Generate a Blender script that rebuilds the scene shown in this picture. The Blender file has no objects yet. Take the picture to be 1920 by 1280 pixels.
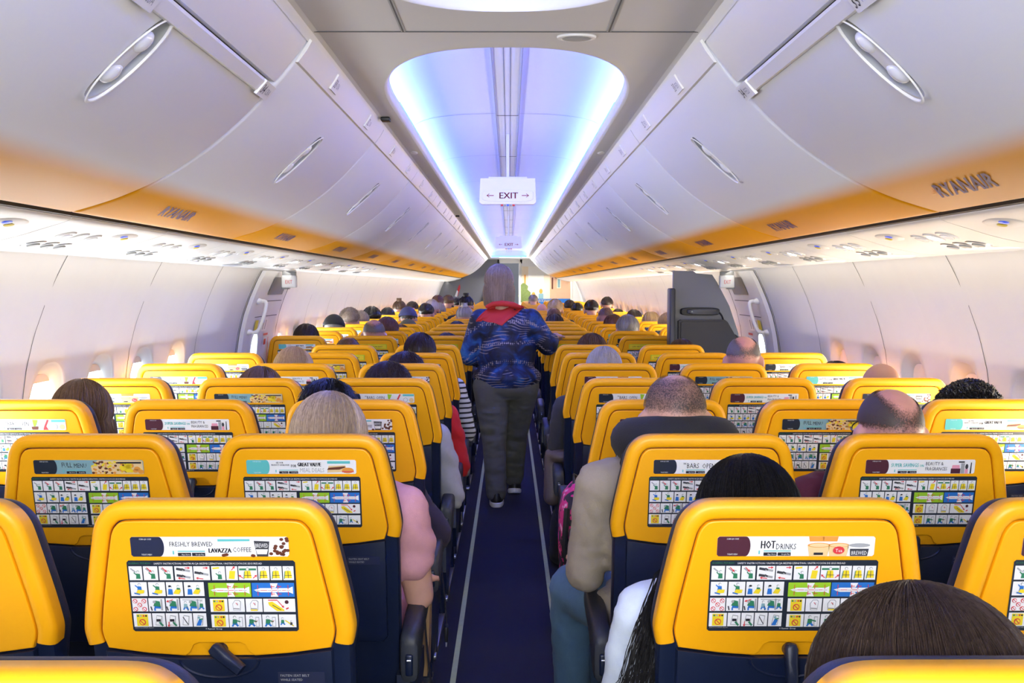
import bpy, bmesh, math, random
from mathutils import Vector, Matrix, noise

# ------------------------------------------------------------------ camera, world, lights
SC = bpy.context.scene
COL = SC.collection
PI = math.pi
F = 1950.0                      # focal length in pixels of the 1920 wide frame
EYE = 1.475                     # camera height above the cabin floor
cd = bpy.data.cameras.new('camera'); cam = bpy.data.objects.new('camera', cd); COL.objects.link(cam)
cam.location = (0.008, 0, EYE)
cam.rotation_euler = (math.radians(90 - 3.053), 0, math.radians(-0.147))
cd.sensor_width = 36.0; cd.lens = F / 1920 * 36; cd.clip_start = 0.02; cd.clip_end = 200
SC.camera = cam
SC.view_settings.view_transform = 'Standard'; SC.view_settings.look = 'None'
SC.view_settings.exposure = 0.32; SC.view_settings.gamma = 1.0
SC.view_settings.use_curve_mapping = False

W = bpy.data.worlds.new('world'); SC.world = W; W.use_nodes = True
wb = W.node_tree.nodes['Background']; wb.inputs[0].default_value = (0.93, 0.96, 1, 1); wb.inputs[1].default_value = 2.6

def area(name, loc, rot, sx, sy, power, color=(1, 1, 1), spread=PI):
    l = bpy.data.lights.new(name, 'AREA'); l.shape = 'RECTANGLE'; l.size = sx; l.size_y = sy
    l.energy = power; l.color = color; l.spread = spread
    o = bpy.data.objects.new(name, l); o.location = loc; o.rotation_euler = rot; COL.objects.link(o)
    return o
R = math.radians
CABIN_END = 25.5
# blue led strips hidden behind the cornice, shining up on the vault
for s in (-1, 1):
    for y in range(3):
        area('cove_led', (s * 0.430, 6.75 + 7.5 * y, EYE + 0.675), (0, PI - s * R(62), 0), 0.03, 7.5, 75, (0.045, 0.11, 1.0))
        area('cove_white', (s * 0.424, 6.75 + 7.5 * y, EYE + 0.668), (0, PI - s * R(62), 0), 0.02, 7.5, 1.2, (0.85, 0.92, 1.0))
    area('cove_led_rear', (s * 0.418, 1.2, EYE + 0.672), (0, PI - s * R(38), 0), 0.03, 2.2, 24, (0.045, 0.11, 1.0))
    # sidewall wash lights in the slot beside the service panels
    for y in range(4):
        area('sidewall_lamp', (s * 1.50, 3.2 + 6.4 * y, EYE + 0.095), (0, s * R(-25), 0), 0.05, 6.4, 3.0, (1, 0.93, 0.84) if s > 0 else (1, 0.95, 0.9))
        area('bin_wash_lamp', (s * 1.16, 3.2 + 6.4 * y, EYE + 0.10), (0, PI - s * R(30), 0), 0.02, 6.4, 0.1, (1, 0.95, 0.88))  # added fill below the panels, aimed up to brighten the bins
# added frontal fill behind the camera, in place of rear galley light
area('galley_lamp', (0, -1.6, 1.95), (R(74), 0, 0), 2.2, 0.7, 105, (0.95, 0.97, 1))
# added lamp standing in for daylight from the front door
area('forward_galley_lamp', (0.5, 24.9, 1.95), (R(20), 0, PI), 1.6, 0.4, 50, (1, 0.95, 0.85))

# ------------------------------------------------------------------ materials
MATS = {}
def mat(name, color, rough=0.5, metal=0.0, spec=0.5, noise_amt=0.0, nscale=20, bump=0.0, bscale=60, coat=0.0, emit=None, estr=0.0, sheen=0.0, sss=0.0):
    if name in MATS: return MATS[name]
    m = bpy.data.materials.new(name); m.use_nodes = True; nt = m.node_tree; b = nt.nodes['Principled BSDF']
    b.inputs['Base Color'].default_value = (*color, 1); b.inputs['Roughness'].default_value = rough
    b.inputs['Metallic'].default_value = metal; b.inputs['Specular IOR Level'].default_value = spec
    b.inputs['Coat Weight'].default_value = coat; b.inputs['Sheen Weight'].default_value = sheen
    if sss: b.inputs['Subsurface Weight'].default_value = sss; b.inputs['Subsurface Scale'].default_value = 0.01
    if emit: b.inputs['Emission Color'].default_value = (*emit, 1); b.inputs['Emission Strength'].default_value = estr
    tc = None
    if noise_amt or bump:
        tc = nt.nodes.new('ShaderNodeTexCoord')
    if noise_amt:
        n = nt.nodes.new('ShaderNodeTexNoise'); n.inputs['Scale'].default_value = nscale; n.inputs['Detail'].default_value = 4
        mx = nt.nodes.new('ShaderNodeMix'); mx.data_type = 'RGBA'
        mx.inputs[6].default_value = (*[max(0, c * (1 - noise_amt)) for c in color], 1)
        mx.inputs[7].default_value = (*[min(1, c * (1 + noise_amt)) for c in color], 1)
        nt.links.new(tc.outputs['Object'], n.inputs['Vector']); nt.links.new(n.outputs[0], mx.inputs[0])
        nt.links.new(mx.outputs[2], b.inputs['Base Color'])
    if bump:
        n2 = nt.nodes.new('ShaderNodeTexNoise'); n2.inputs['Scale'].default_value = bscale; n2.inputs['Detail'].default_value = 3
        bp = nt.nodes.new('ShaderNodeBump'); bp.inputs['Strength'].default_value = bump; bp.inputs['Distance'].default_value = 0.004
        nt.links.new(tc.outputs['Object'], n2.inputs['Vector']); nt.links.new(n2.outputs[0], bp.inputs['Height'])
        nt.links.new(bp.outputs[0], b.inputs['Normal'])
    MATS[name] = m
    return m

def hair_mat(name, dark, light, rough=0.42):
    if name in MATS: return MATS[name]
    m = bpy.data.materials.new(name); m.use_nodes = True; nt = m.node_tree; b = nt.nodes['Principled BSDF']
    g = nt.nodes.new('ShaderNodeNewGeometry'); tc = nt.nodes.new('ShaderNodeTexCoord')
    mp = nt.nodes.new('ShaderNodeMapping'); mp.inputs['Scale'].default_value = (90, 90, 6)
    n = nt.nodes.new('ShaderNodeTexNoise'); n.inputs['Scale'].default_value = 1.4; n.inputs['Detail'].default_value = 5
    nt.links.new(tc.outputs['Object'], mp.inputs[0]); nt.links.new(mp.outputs[0], n.inputs['Vector'])
    ad = nt.nodes.new('ShaderNodeMath'); ad.operation = 'MULTIPLY_ADD'; ad.inputs[1].default_value = 0.5
    nt.links.new(g.outputs['Random Per Island'], ad.inputs[0]); 
    sc = nt.nodes.new('ShaderNodeMath'); sc.operation = 'MULTIPLY'; sc.inputs[1].default_value = 0.6
    nt.links.new(n.outputs[0], sc.inputs[0]); nt.links.new(sc.outputs[0], ad.inputs[2])
    mx = nt.nodes.new('ShaderNodeMix'); mx.data_type = 'RGBA'
    mx.inputs[6].default_value = (*dark, 1); mx.inputs[7].default_value = (*light, 1)
    nt.links.new(ad.outputs[0], mx.inputs[0]); nt.links.new(mx.outputs[2], b.inputs['Base Color'])
    b.inputs['Roughness'].default_value = rough; b.inputs['Specular IOR Level'].default_value = 0.45
    bp = nt.nodes.new('ShaderNodeBump'); bp.inputs['Strength'].default_value = 0.6; bp.inputs['Distance'].default_value = 0.003
    nt.links.new(n.outputs[0], bp.inputs['Height']); nt.links.new(bp.outputs[0], b.inputs['Normal'])
    MATS[name] = m; return m

def bin_mat():
    m = bpy.data.materials.new('bin_paint'); m.use_nodes = True; nt = m.node_tree; b = nt.nodes['Principled BSDF']
    tc = nt.nodes.new('ShaderNodeTexCoord'); sp = nt.nodes.new('ShaderNodeSeparateXYZ'); ab = nt.nodes.new('ShaderNodeMath'); ab.operation = 'ABSOLUTE'
    nt.links.new(tc.outputs['Object'], sp.inputs[0]); nt.links.new(sp.outputs[0], ab.inputs[0])
    mr = nt.nodes.new('ShaderNodeMapRange'); mr.interpolation_type = 'SMOOTHSTEP'; mr.inputs[1].default_value = 0.868; mr.inputs[2].default_value = 0.955
    nt.links.new(ab.outputs[0], mr.inputs[0])
    mx = nt.nodes.new('ShaderNodeMix'); mx.data_type = 'RGBA'; mx.inputs[6].default_value = (0.80, 0.81, 0.83, 1); mx.inputs[7].default_value = (0.82, 0.345, 0.003, 1)
    nt.links.new(mr.outputs[0], mx.inputs[0]); nt.links.new(mx.outputs[2], b.inputs['Base Color'])
    b.inputs['Roughness'].default_value = 0.46; b.inputs['Specular IOR Level'].default_value = 0.3
    return m
M = {}
M['bin'] = bin_mat()
M['white'] = mat('white_plastic', (0.80, 0.79, 0.77), 0.4, bump=0.05, bscale=300)
M['ceiling'] = mat('ceiling_panel', (0.66, 0.65, 0.64), 0.5, noise_amt=0.03, nscale=5)
M['vault'] = mat('vault_panel', (0.82, 0.84, 0.88), 0.55)
M['wall'] = mat('wall_lining', (0.76, 0.745, 0.735), 0.5, noise_amt=0.03, nscale=8, bump=0.04, bscale=200)
M['black'] = mat('black_plastic', (0.012, 0.012, 0.014), 0.45)
M['line'] = mat('joint_shadow_gap', (0.10, 0.10, 0.105), 0.8)
M['yellow'] = mat('yellow_seat_shell', (0.90, 0.40, 0.003), 0.40, spec=0.4)
M['navy'] = mat('navy_plastic', (0.006, 0.012, 0.038), 0.32, spec=0.5, bump=0.05, bscale=700)
M['navyd'] = mat('navy_leather', (0.012, 0.016, 0.035), 0.5, bump=0.15, bscale=250)
M['grip'] = mat('charcoal_armrest', (0.022, 0.026, 0.036), 0.5, bump=0.1, bscale=500)
M['carpet'] = mat('navy_carpet', (0.009, 0.011, 0.027), 0.95, noise_amt=0.35, nscale=400, bump=0.5, bscale=900)
M['strip'] = mat('floor_path_strip', (0.46, 0.52, 0.24), 0.6, noise_amt=0.15, nscale=30)
M['metal'] = mat('brushed_metal', (0.55, 0.56, 0.58), 0.35, 1.0)
M['greyp'] = mat('grey_partition', (0.22, 0.225, 0.24), 0.55, bump=0.05, bscale=300)
M['dgrey'] = mat('dark_grey_plastic', (0.05, 0.052, 0.062), 0.4)
M['dish'] = mat('grey_handle_recess', (0.38, 0.39, 0.385), 0.5)
M['signw'] = mat('sign_white', (0.86, 0.86, 0.84), 0.4)
M['signred'] = mat('sign_red_ink', (0.30, 0.03, 0.03), 0.5)
M['logo'] = mat('logo_purple_ink', (0.10, 0.06, 0.20), 0.5)
M['ink'] = mat('black_ink', (0.02, 0.02, 0.03), 0.5)
M['red'] = mat('print_red', (0.65, 0.04, 0.05), 0.5)
M['pgreen'] = mat('print_green', (0.03, 0.20, 0.10), 0.5)
M['lime'] = mat('print_lime', (0.30, 0.55, 0.02), 0.5)
M['pblue'] = mat('print_blue', (0.02, 0.16, 0.55), 0.5)
M['pyel'] = mat('print_yellow', (0.80, 0.62, 0.02), 0.5)
M['paper'] = mat('print_white', (0.80, 0.80, 0.82), 0.35)
M['pgrey'] = mat('print_grey', (0.35, 0.36, 0.38), 0.5)
M['cardbg'] = mat('card_dark_background', (0.018, 0.025, 0.04), 0.35)
M['maroon'] = mat('print_maroon', (0.075, 0.02, 0.035), 0.4)
M['pnavy'] = mat('print_navy', (0.02, 0.025, 0.06), 0.4)
M['teal'] = mat('print_teal', (0.12, 0.50, 0.50), 0.4)
M['tealg'] = mat('print_grey_teal', (0.22, 0.38, 0.42), 0.4)
M['coffee'] = mat('print_brown', (0.13, 0.035, 0.018), 0.5)
M['orange'] = mat('print_orange', (0.72, 0.30, 0.05), 0.5)
M['cream'] = mat('print_cream', (0.75, 0.55, 0.28), 0.5)
M['pink'] = mat('print_pink', (0.75, 0.32, 0.42), 0.5)
M['pane'] = mat('window_daylight', (0.8, 0.9, 1), 0.4, emit=(0.80, 0.93, 1.0), estr=4.0)
M['glass'] = mat('lens_clear', (0.9, 0.92, 0.95), 0.1)
M['shade'] = mat('window_shade_cream', (0.80, 0.70, 0.60), 0.5, emit=(1, 0.62, 0.38), estr=0.05)  # faint warm emission imitates sunlight glowing through closed shades
M['lamp'] = mat('reading_lamp_glow', (1, 1, 1), 0.3, emit=(1, 0.97, 0.92), estr=3.0)
M['lblue'] = mat('sign_lamp_blue', (0.02, 0.06, 0.6), 0.4, emit=(0.03, 0.10, 0.7), estr=0.5)
M['led'] = mat('led_diffuser', (0.3, 0.4, 1), 0.4, emit=(0.08, 0.25, 1.0), estr=2.2)
M['belt'] = mat('seat_belt_webbing', (0.012, 0.012, 0.02), 0.8)
M['kraft'] = mat('brown_paper', (0.36, 0.22, 0.10), 0.8, noise_amt=0.1)

# ------------------------------------------------------------------ mesh helpers
class MB:
    def __init__(s): s.v = []; s.f = []; s.m = []; s.mats = []
    def mi(s, m):
        if m not in s.mats: s.mats.append(m)
        return s.mats.index(m)
    def add(s, vs, fs, m):
        o = len(s.v); k = s.mi(m); s.v += [tuple(v) for v in vs]
        for f in fs: s.f.append(tuple(i + o for i in f)); s.m.append(k)
    def box(s, c, d, m, rot=None, bev=0.0):
        x, y, z = [t / 2 for t in d]
        if bev <= 0:
            vs = [Vector((a * x, b * y, e * z)) for a in (-1, 1) for b in (-1, 1) for e in (-1, 1)]
            fs = [(0, 1, 3, 2), (4, 6, 7, 5), (0, 4, 5, 1), (2, 3, 7, 6), (0, 2, 6, 4), (1, 5, 7, 3)]
        else:
            bm = bmesh.new(); bmesh.ops.create_cube(bm, size=1, matrix=Matrix.Diagonal((2 * x, 2 * y, 2 * z, 1)))
            bmesh.ops.bevel(bm, geom=bm.edges[:], offset=min(bev, x * .95, y * .95, z * .95), segments=3, profile=0.5, affect='EDGES')
            vs = [v.co.copy() for v in bm.verts]; fs = [tuple(v.index for v in f.verts) for f in bm.faces]
            bm.verts.index_update(); fs = [tuple(v.index for v in f.verts) for f in bm.faces]; bm.free()
        if rot is not None: vs = [rot @ v for v in vs]
        c = Vector(c); s.add([v + c for v in vs], fs, m)
    def loft(s, rings, m, cap=True, closed=True):
        n = len(rings[0]); vs = [p for r in rings for p in r]; fs = []
        for i in range(len(rings) - 1):
            for j in range(n if closed else n - 1):
                a = i * n + j; b = i * n + (j + 1) % n; fs.append((a, b, b + n, a + n))
        if cap and closed: fs.append(tuple(range(n))[::-1]); fs.append(tuple((len(rings) - 1) * n + j for j in range(n)))
        s.add(vs, fs, m)
    def tube(s, pts, r, m, n=8, cap=True):
        rings = []; pts = [Vector(p) for p in pts]; N = len(pts); up = None
        for i, p in enumerate(pts):
            t = (pts[min(i + 1, N - 1)] - pts[max(i - 1, 0)]).normalized()
            if up is None: up = t.orthogonal().normalized()
            a = (up - t * up.dot(t)); a = a.normalized() if a.length > 1e-6 else t.orthogonal().normalized(); up = a
            b = t.cross(a); rr = r[i] if isinstance(r, (list, tuple)) else r
            rings.append([p + (a * math.cos(2 * PI * k / n) + b * math.sin(2 * PI * k / n)) * rr for k in range(n)])
        s.loft(rings, m, cap)
    def ell(s, c, r, m, n=16, k=10, rot=None):
        c = Vector(c); rings = []
        for i in range(k + 1):
            th = PI * i / k; sr = max(math.sin(th), 1e-3); ring = []
            for j in range(n):
                ph = 2 * PI * j / n; p = Vector((r[0] * sr * math.cos(ph), r[1] * sr * math.sin(ph), r[2] * math.cos(th)))
                if rot is not None: p = rot @ p
                ring.append(c + p)
            rings.append(ring)
        s.loft(rings, m, True)
    def poly(s, pts, m): s.add(pts, [tuple(range(len(pts)))], m)
    def prism(s, pts0, pts1, m): s.loft([pts0, pts1], m)
    def mesh(s, name, smooth=True, angle=40):
        me = bpy.data.meshes.new(name); me.from_pydata(s.v, [], s.f)
        for m in s.mats: me.materials.append(m)
        me.polygons.foreach_set('material_index', s.m)
        bm = bmesh.new(); bm.from_mesh(me); bmesh.ops.recalc_face_normals(bm, faces=bm.faces); bm.to_mesh(me); bm.free()
        if smooth:
            me.polygons.foreach_set('use_smooth', [True] * len(me.polygons))
            try: me.set_sharp_from_angle(angle=math.radians(angle))
            except Exception: pass
        me.update(); return me
    def build(s, name, parent=None, smooth=True, angle=40, loc=None):
        o = bpy.data.objects.new(name, s.mesh(name, smooth, angle)); COL.objects.link(o)
        if parent: o.parent = parent
        if loc is not None: o.location = loc
        return o
def flatmesh_build(mb, name, parent=None):
    me = bpy.data.meshes.new(name); me.from_pydata(mb.v, [], mb.f)
    for m in mb.mats: me.materials.append(m)
    me.polygons.foreach_set('material_index', mb.m); me.update()
    o = bpy.data.objects.new(name, me); COL.objects.link(o)
    if parent: o.parent = parent
    return o
def empty(name, loc=(0, 0, 0), rz=0):
    o = bpy.data.objects.new(name, None); o.empty_display_size = 0.1; o.location = loc; o.rotation_euler = (0, 0, rz); COL.objects.link(o); return o
def tag(o, label=None, cat=None, group=None, kind=None):
    if label: o['label'] = label
    if cat: o['category'] = cat
    if group: o['group'] = group
    if kind: o['kind'] = kind
    return o
def struct(o, label=None, cat=None): return tag(o, label, cat, kind='structure')
def kids(o): return [c for c in o.children]
def copy_tree(o, parent=None):
    c = o.copy(); COL.objects.link(c)
    if parent: c.parent = parent
    for ch in list(o.children): copy_tree(ch, c)
    return c
def lerp(a, b, t): return a + (b - a) * t
def spline(pts, n):
    """Catmull-Rom through 2D/3D points"""
    P = [Vector(p) for p in pts]; out = []
    for i in range(len(P) - 1):
        a = P[max(i - 1, 0)]; b = P[i]; c = P[i + 1]; d = P[min(i + 2, len(P) - 1)]
        for k in range(n):
            t = k / n; out.append(0.5 * ((2 * b) + (c - a) * t + (2 * a - 5 * b + 4 * c - d) * t * t + (3 * b - a - 3 * c + d) * t ** 3))
    out.append(P[-1]); return out
TEXT_CACHE = {}
def text2d(txt, align='LEFT'):
    """verts, faces and width of a line of text one unit tall"""
    if txt in TEXT_CACHE: return TEXT_CACHE[txt]
    c = bpy.data.curves.new('t', 'FONT'); c.body = txt; c.size = 1.4; c.resolution_u = 1
    o = bpy.data.objects.new('t', c); COL.objects.link(o)
    dg = bpy.context.evaluated_depsgraph_get(); me = bpy.data.meshes.new_from_object(o.evaluated_get(dg))
    v = [(p.co.x, p.co.y) for p in me.vertices]; f = [tuple(p.vertices) for p in me.polygons]
    bpy.data.objects.remove(o); bpy.data.curves.remove(c); bpy.data.meshes.remove(me)
    w = max([p[0] for p in v] or [1]); TEXT_CACHE[txt] = (v, f, w); return v, f, w
def put_text(mb, txt, fn, x, y, h, m, w=None, bold=0):
    """text with its lower left corner at x, y, cap height h, fitted to width w, mapped by fn(x, y)"""
    v, f, tw = text2d(txt); sx = (w / tw) if w else h
    for k in range(1 + bold): mb.add([fn(x + p[0] * sx + k * h * 0.07, y + p[1] * h) for p in v], f, m)

# ------------------------------------------------------------------ remeshed organic shapes
def organic(name, prims, voxel, smooth=4):
    """one continuous surface out of tapered limbs and ellipsoids"""
    mb = MB(); m = M['white']
    for p in prims:
        if p[0] == 'e': mb.ell(p[1], p[2], m, 20, 12, p[3] if len(p) > 3 else None)
        else:
            a, ra, b, rb = Vector(p[1]), p[2], Vector(p[3]), p[4]
            n = 7; mb.tube([a.lerp(b, i / n) for i in range(n + 1)], [lerp(ra, rb, i / n) for i in range(n + 1)], m, 14)
            mb.ell(a, (ra, ra, ra), m, 14, 8); mb.ell(b, (rb, rb, rb), m, 14, 8)
    o = mb.build(name + '_tmp'); r = o.modifiers.new('r', 'REMESH'); r.mode = 'VOXEL'; r.voxel_size = voxel; r.use_smooth_shade = True
    if smooth: s = o.modifiers.new('s', 'SMOOTH'); s.iterations = smooth; s.factor = 0.6
    dg = bpy.context.evaluated_depsgraph_get(); me = bpy.data.meshes.new_from_object(o.evaluated_get(dg)); me.name = name
    me.polygons.foreach_set('use_smooth', [True] * len(me.polygons))
    me.materials.clear(); me.materials.append(None)
    bpy.data.objects.remove(o); return me
def mesh_obj(name, me, m=None, parent=None, loc=None):
    o = bpy.data.objects.new(name, me); COL.objects.link(o)
    if parent: o.parent = parent
    if loc is not None: o.location = loc
    if m is not None:
        if not me.materials: me.materials.append(None)
        o.material_slots[0].link = 'OBJECT'; o.material_slots[0].material = m
    return o
# ------------------------------------------------------------------ cabin shell
WALLP = [(1.568, 0.125), (1.615, 0.04), (1.66, -0.06), (1.705, -0.18), (1.735, -0.30), (1.753, -0.42), (1.762, -0.55), (1.76, -0.72), (1.735, -0.95), (1.68, -1.2), (1.58, -1.48)]
def wallx(h):
    if h >= WALLP[0][1]: return WALLP[0][0]
    for (x0, h0), (x1, h1) in zip(WALLP, WALLP[1:]):
        if h >= h1: return lerp(x0, x1, (h - h0) / (h1 - h0))
    return WALLP[-1][0]
FWD = CABIN_END
fl = MB(); fl.box((0, 12, -0.02), (3.5, 27.6, 0.04), M['carpet'])
floor = fl.build('floor', smooth=False); struct(floor)
st = 0
for s in (-1, 1):
    t = MB(); t.box((s * 0.203, 12.4, 0.0012), (0.021, 25.6, 0.0024), M['strip'])
    tag(t.build('floor_strip', smooth=False), 'pale green glow strip along the %s edge of the aisle carpet' % ('left' if s < 0 else 'right'), 'floor strip')
    for k in range(8):
        pass
WIN_Y = [3.95 + 0.508 * n for n in range(-8, 42) if n not in (4, 5, 6, 7)]
WIN_Y = [y for y in WIN_Y if y < 24.3]
DOOR = (6.62, 7.72)
def superell(a, b, t, e=2.6):
    c, s_ = math.cos(t), math.sin(t)
    return a * math.copysign(abs(c) ** (2 / e), c), b * math.copysign(abs(s_) ** (2 / e), s_)
WC = -0.50
wn = 0
for s, side in ((-1, 'left'), (1, 'right')):
    mb = MB(); N = 48
    def P(y, h, off=0.0): return (s * (wallx(h) + off), y, EYE + h)
    top, bot = 0.125, -0.80
    yedges = [-1.6]
    spans = []       # (y0, y1, has window)
    cur = -1.6
    for wy in WIN_Y:
        if wy - 0.254 > cur + 1e-3: spans.append((cur, wy - 0.254, None))
        if wy - 0.254 < cur - 1e-3: continue
        spans.append((wy - 0.254, wy + 0.254, wy)); cur = wy + 0.254
    spans.append((cur, FWD, None))
    for y0, y1, wy in spans:
        if wy is None:
            n = 22; hs = [lerp(top, bot, i / n) for i in range(n + 1)]
            mb.loft([[P(y0, h) for h in hs], [P(y1, h) for h in hs]], M['wall'], cap=False, closed=False)
        else:
            # from the rectangle border to the oval window edge, then down the funnel to the pane
            rings = []
            rect = []
            for j in range(N):
                a = 2 * PI * (j + 0.5) / N; c, sn = math.cos(a), math.sin(a)
                hw, ht, hb = 0.254, top - WC, WC - bot
                hv = ht if sn > 0 else hb
                k = min(hw / abs(c) if abs(c) > 1e-6 else 9e9, hv / abs(sn) if abs(sn) > 1e-6 else 9e9)
                rect.append((c * k, sn * k))
            # snap the four nearest samples to the corners
            for cx, cy in ((0.254, top - WC), (-0.254, top - WC), (0.254, bot - WC), (-0.254, bot - WC)):
                j = min(range(N), key=lambda q: (rect[q][0] - cx) ** 2 + (rect[q][1] - cy) ** 2); rect[j] = (cx, cy)
            ov = [superell(0.152, 0.212, 2 * PI * (j + 0.5) / N) for j in range(N)]
            K = 6
            for i in range(K + 1):
                t = i / K; rings.append([P(wy + lerp(rect[j][0], ov[j][0], t), WC + lerp(rect[j][1], ov[j][1], t)) for j in range(N)])
            for sc, off in ((0.985, 0.003), (0.95, 0.008), (0.86, 0.018), (0.80, 0.030), (0.775, 0.040), (0.77, 0.050)):
                rings.append([P(wy + ov[j][0] * sc, WC + ov[j][1] * sc, off) for j in range(N)])
            mb.loft(rings, M['wall'], cap=False)
    hs = [lerp(bot, -1.48, i / 8) for i in range(9)]
    mb.loft([[P(-1.6, h) for h in hs], [P(FWD, h) for h in hs]], M['wall'], cap=False, closed=False)
    o = mb.build('wall_' + side, angle=60); struct(o)
    # outer skin behind the lining keeps daylight out of the cabin corners
    sk = MB(); hs = [0.2, 0.0, -0.3, -0.6, -1.0, -1.5]
    sk.loft([[(s * (wallx(h) + 0.13), -1.6, EYE + h) for h in hs], [(s * (wallx(h) + 0.13), FWD, EYE + h) for h in hs]], M['dgrey'], cap=False, closed=False)
    struct(sk.build('trim_%d' % (1 if s < 0 else 2)))
    # panel joints
    jn = MB()
    for n in range(-4, 21):
        y = 3.745 + 1.016 * n
        if DOOR[0] - 0.2 < y < DOOR[1] + 0.1 or y > FWD - .2: continue
        hs = [lerp(0.12, -1.0, i / 24) for i in range(25)]
        jn.loft([[P(y - 0.0022, h, -0.001) for h in hs], [P(y + 0.0022, h, -0.001) for h in hs]], M['line'], cap=False, closed=False)
    struct(jn.build('trim_%d' % (3 if s < 0 else 4)))
    for i, wy in enumerate(WIN_Y):
        if wy < 2.2: continue
        wn += 1
        w = empty('window_%d' % wn, (s * wallx(WC), wy, EYE + WC)); struct(w)
        def Q(y, h, off): return (s * (wallx(WC + h) + off - wallx(WC)), y, h)
        ov = [superell(0.152 * 0.78, 0.212 * 0.78, 2 * PI * j / 32) for j in range(32)]
        open_ = (s < 0 and i % 7 != 6) or (s > 0 and wy > 9 and i % 3 == 0)
        drop = 0.25 if (s < 0) else 0.5
        p = MB(); p.loft([[Q(a, b, 0.044) for a, b in ov], [Q(a, b, 0.047) for a, b in ov]], M['pane'] if open_ else M['glass'])
        p.build('window_pane', w)
        lim = (1 - 2 * 0.10) * 0.165 if open_ else -9
        sh = [(a, max(b, lim)) for a, b in ov]
        p = MB(); p.loft([[Q(a * 1.0, b, 0.037) for a, b in sh], [Q(a * 1.0, b, 0.041) for a, b in sh]], M['shade'])
        if lim < 0: p.box(Q(0, -0.12, 0.034), (0.006, 0.06, 0.01), M['white'], bev=0.003)
        p.build('window_shade', w)
# daylight entering through the open windows of the left side, one lamp to a stretch of windows
for y0, y1, pw in ((2.6, 6.2, 30), (7.8, 13, 42), (13, 19, 46), (19, 24, 46)):
    area('window_daylight', (-1.70, (y0 + y1) / 2, EYE - 0.46), (0, R(-100), 0), 0.24, y1 - y0, pw, (0.93, 0.97, 1))
for y0, y1, pw in ((2.6, 6.2, 26), (7.8, 13, 44), (13, 19, 50), (19, 24, 50)):
    area('window_daylight_right', (1.70, (y0 + y1) / 2, EYE - 0.46), (0, R(100), 0), 0.24, y1 - y0, pw, (1, 0.86, 0.68))  # added warm fill along the right windows, most shades there are closed

# ceiling plate with its oval openings, cornice and vault
CH = 0.648
def plate():
    mb = MB(); z = EYE + CH; xo = 0.50
    # near opening, z < 2.50 ; far opening from 2.87 onward
    def opening(y): 
        """half width of the opening at y"""
        if 2.50 <= y <= 2.87: return 0
        if y > 2.87:
            t = min(1, (y - 2.87) / 0.95); return 0.418 * (1 - (1 - t) ** 2.5) ** (1 / 2.5)
        t = min(1, (2.50 - y) / 0.95); return 0.418 * (1 - (1 - t) ** 2.5) ** (1 / 2.5)
    ys = [-1.6, 0, 1.0, 1.55]
    def arc(y0, sgn): return [y0 + sgn * 0.95 * (1 - math.cos(PI / 2 * k / 22)) for k in range(23)]
    a1 = arc(2.50, -1)[::-1]; a2 = arc(2.87, 1)
    for s in (-1, 1):
        ring = [(y, opening(y)) for y in ys[:-1] + a1]
        mb.loft([[(s * xo, y, z) for y, w in ring], [(s * w, y, z) for y, w in ring]], M['ceiling'], cap=False, closed=False)
        ring2 = [(y, opening(y)) for y in a2] + [(FWD - 1.6, 0.418)]
        mb.loft([[(s * xo, y, z) for y, w in ring2], [(s * w, y, z) for y, w in ring2]], M['ceiling'], cap=False, closed=False)
        # rounded cornice lip turning up into the vault
        for rg in (ring, ring2):
            rows = []
            for off, up in ((0, 0), (0.006, 0.002), (0.012, 0.008), (0.016, 0.018), (0.017, 0.034), (0.012, 0.040), (0.004, 0.040), (0.003, 0.01)):
                sh = []
                for y, w in rg:
                    ww = max(0, w - off)
                    sh.append((s * ww, y, z + up))
                rows.append(sh)
            mb.loft(rows, M['white'], cap=False, closed=False)
    mb.add([(-xo, 2.5, z), (xo, 2.5, z), (xo, 2.87, z), (-xo, 2.87, z)], [(0, 1, 2, 3)], M['ceiling'])
    mb.add([(-xo, FWD - 1.6, z), (xo, FWD - 1.6, z), (xo, FWD, z), (-xo, FWD, z)], [(0, 1, 2, 3)], M['ceiling'])
    return mb
c = plate().build('ceiling', angle=50); struct(c)
jn = MB(); z = EYE + CH - 0.0012
jn.box((0, 2.69, z), (0.98, 0.004, 0.002), M['line'])
for s in (-1, 1): jn.box((s * 0.262, 2.54, z), (0.004, 0.30, 0.002), M['line'])
for s in (-1, 1): jn.box((s * 0.262, 2.54, z), (0.012, 0.30, 0.0014), M['dish'])
struct(jn.build('trim_5', smooth=False))
VA = [(0.470, 0.655), (0.462, 0.70), (0.43, 0.742), (0.36, 0.772), (0.25, 0.788), (0.12, 0.795), (0.0, 0.796)]
v = MB(); pr = [Vector((x, h)) for x, h in VA]; pr = [Vector(p) for p in spline(pr, 4)]
full = [(p.x, p.y) for p in pr] + [(-p.x, p.y) for p in pr[::-1][1:]]
for y0, y1 in ((-1.6, 2.68), (2.69, FWD - 1.6)):
    v.loft([[(x, y0, EYE + h) for x, h in full], [(x, y1, EYE + h) for x, h in full]], M['vault'], cap=False, closed=False)
for yy in (2.685, FWD - 1.6): v.poly([(x, yy, EYE + h) for x, h in full], M['vault'])
struct(v.build('trim_6', angle=60))
jn = MB(); y = 4.85
while y < 23.5:
    jn.loft([[(x * .998, y - .003, EYE + h - .0015) for x, h in full], [(x * .998, y + .003, EYE + h - .0015) for x, h in full]], M['dish'], cap=False, closed=False); y += 1.52
struct(jn.build('trim_7'))
rw = MB()
rw.box((0, 13.3, EYE + 0.792), (0.104, 21.2, 0.012), M['vault']); 
for s in (-1, 1): rw.box((s * 0.0525, 13.3, EYE + 0.789), (0.004, 21.2, 0.018), M['dish'])
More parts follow.
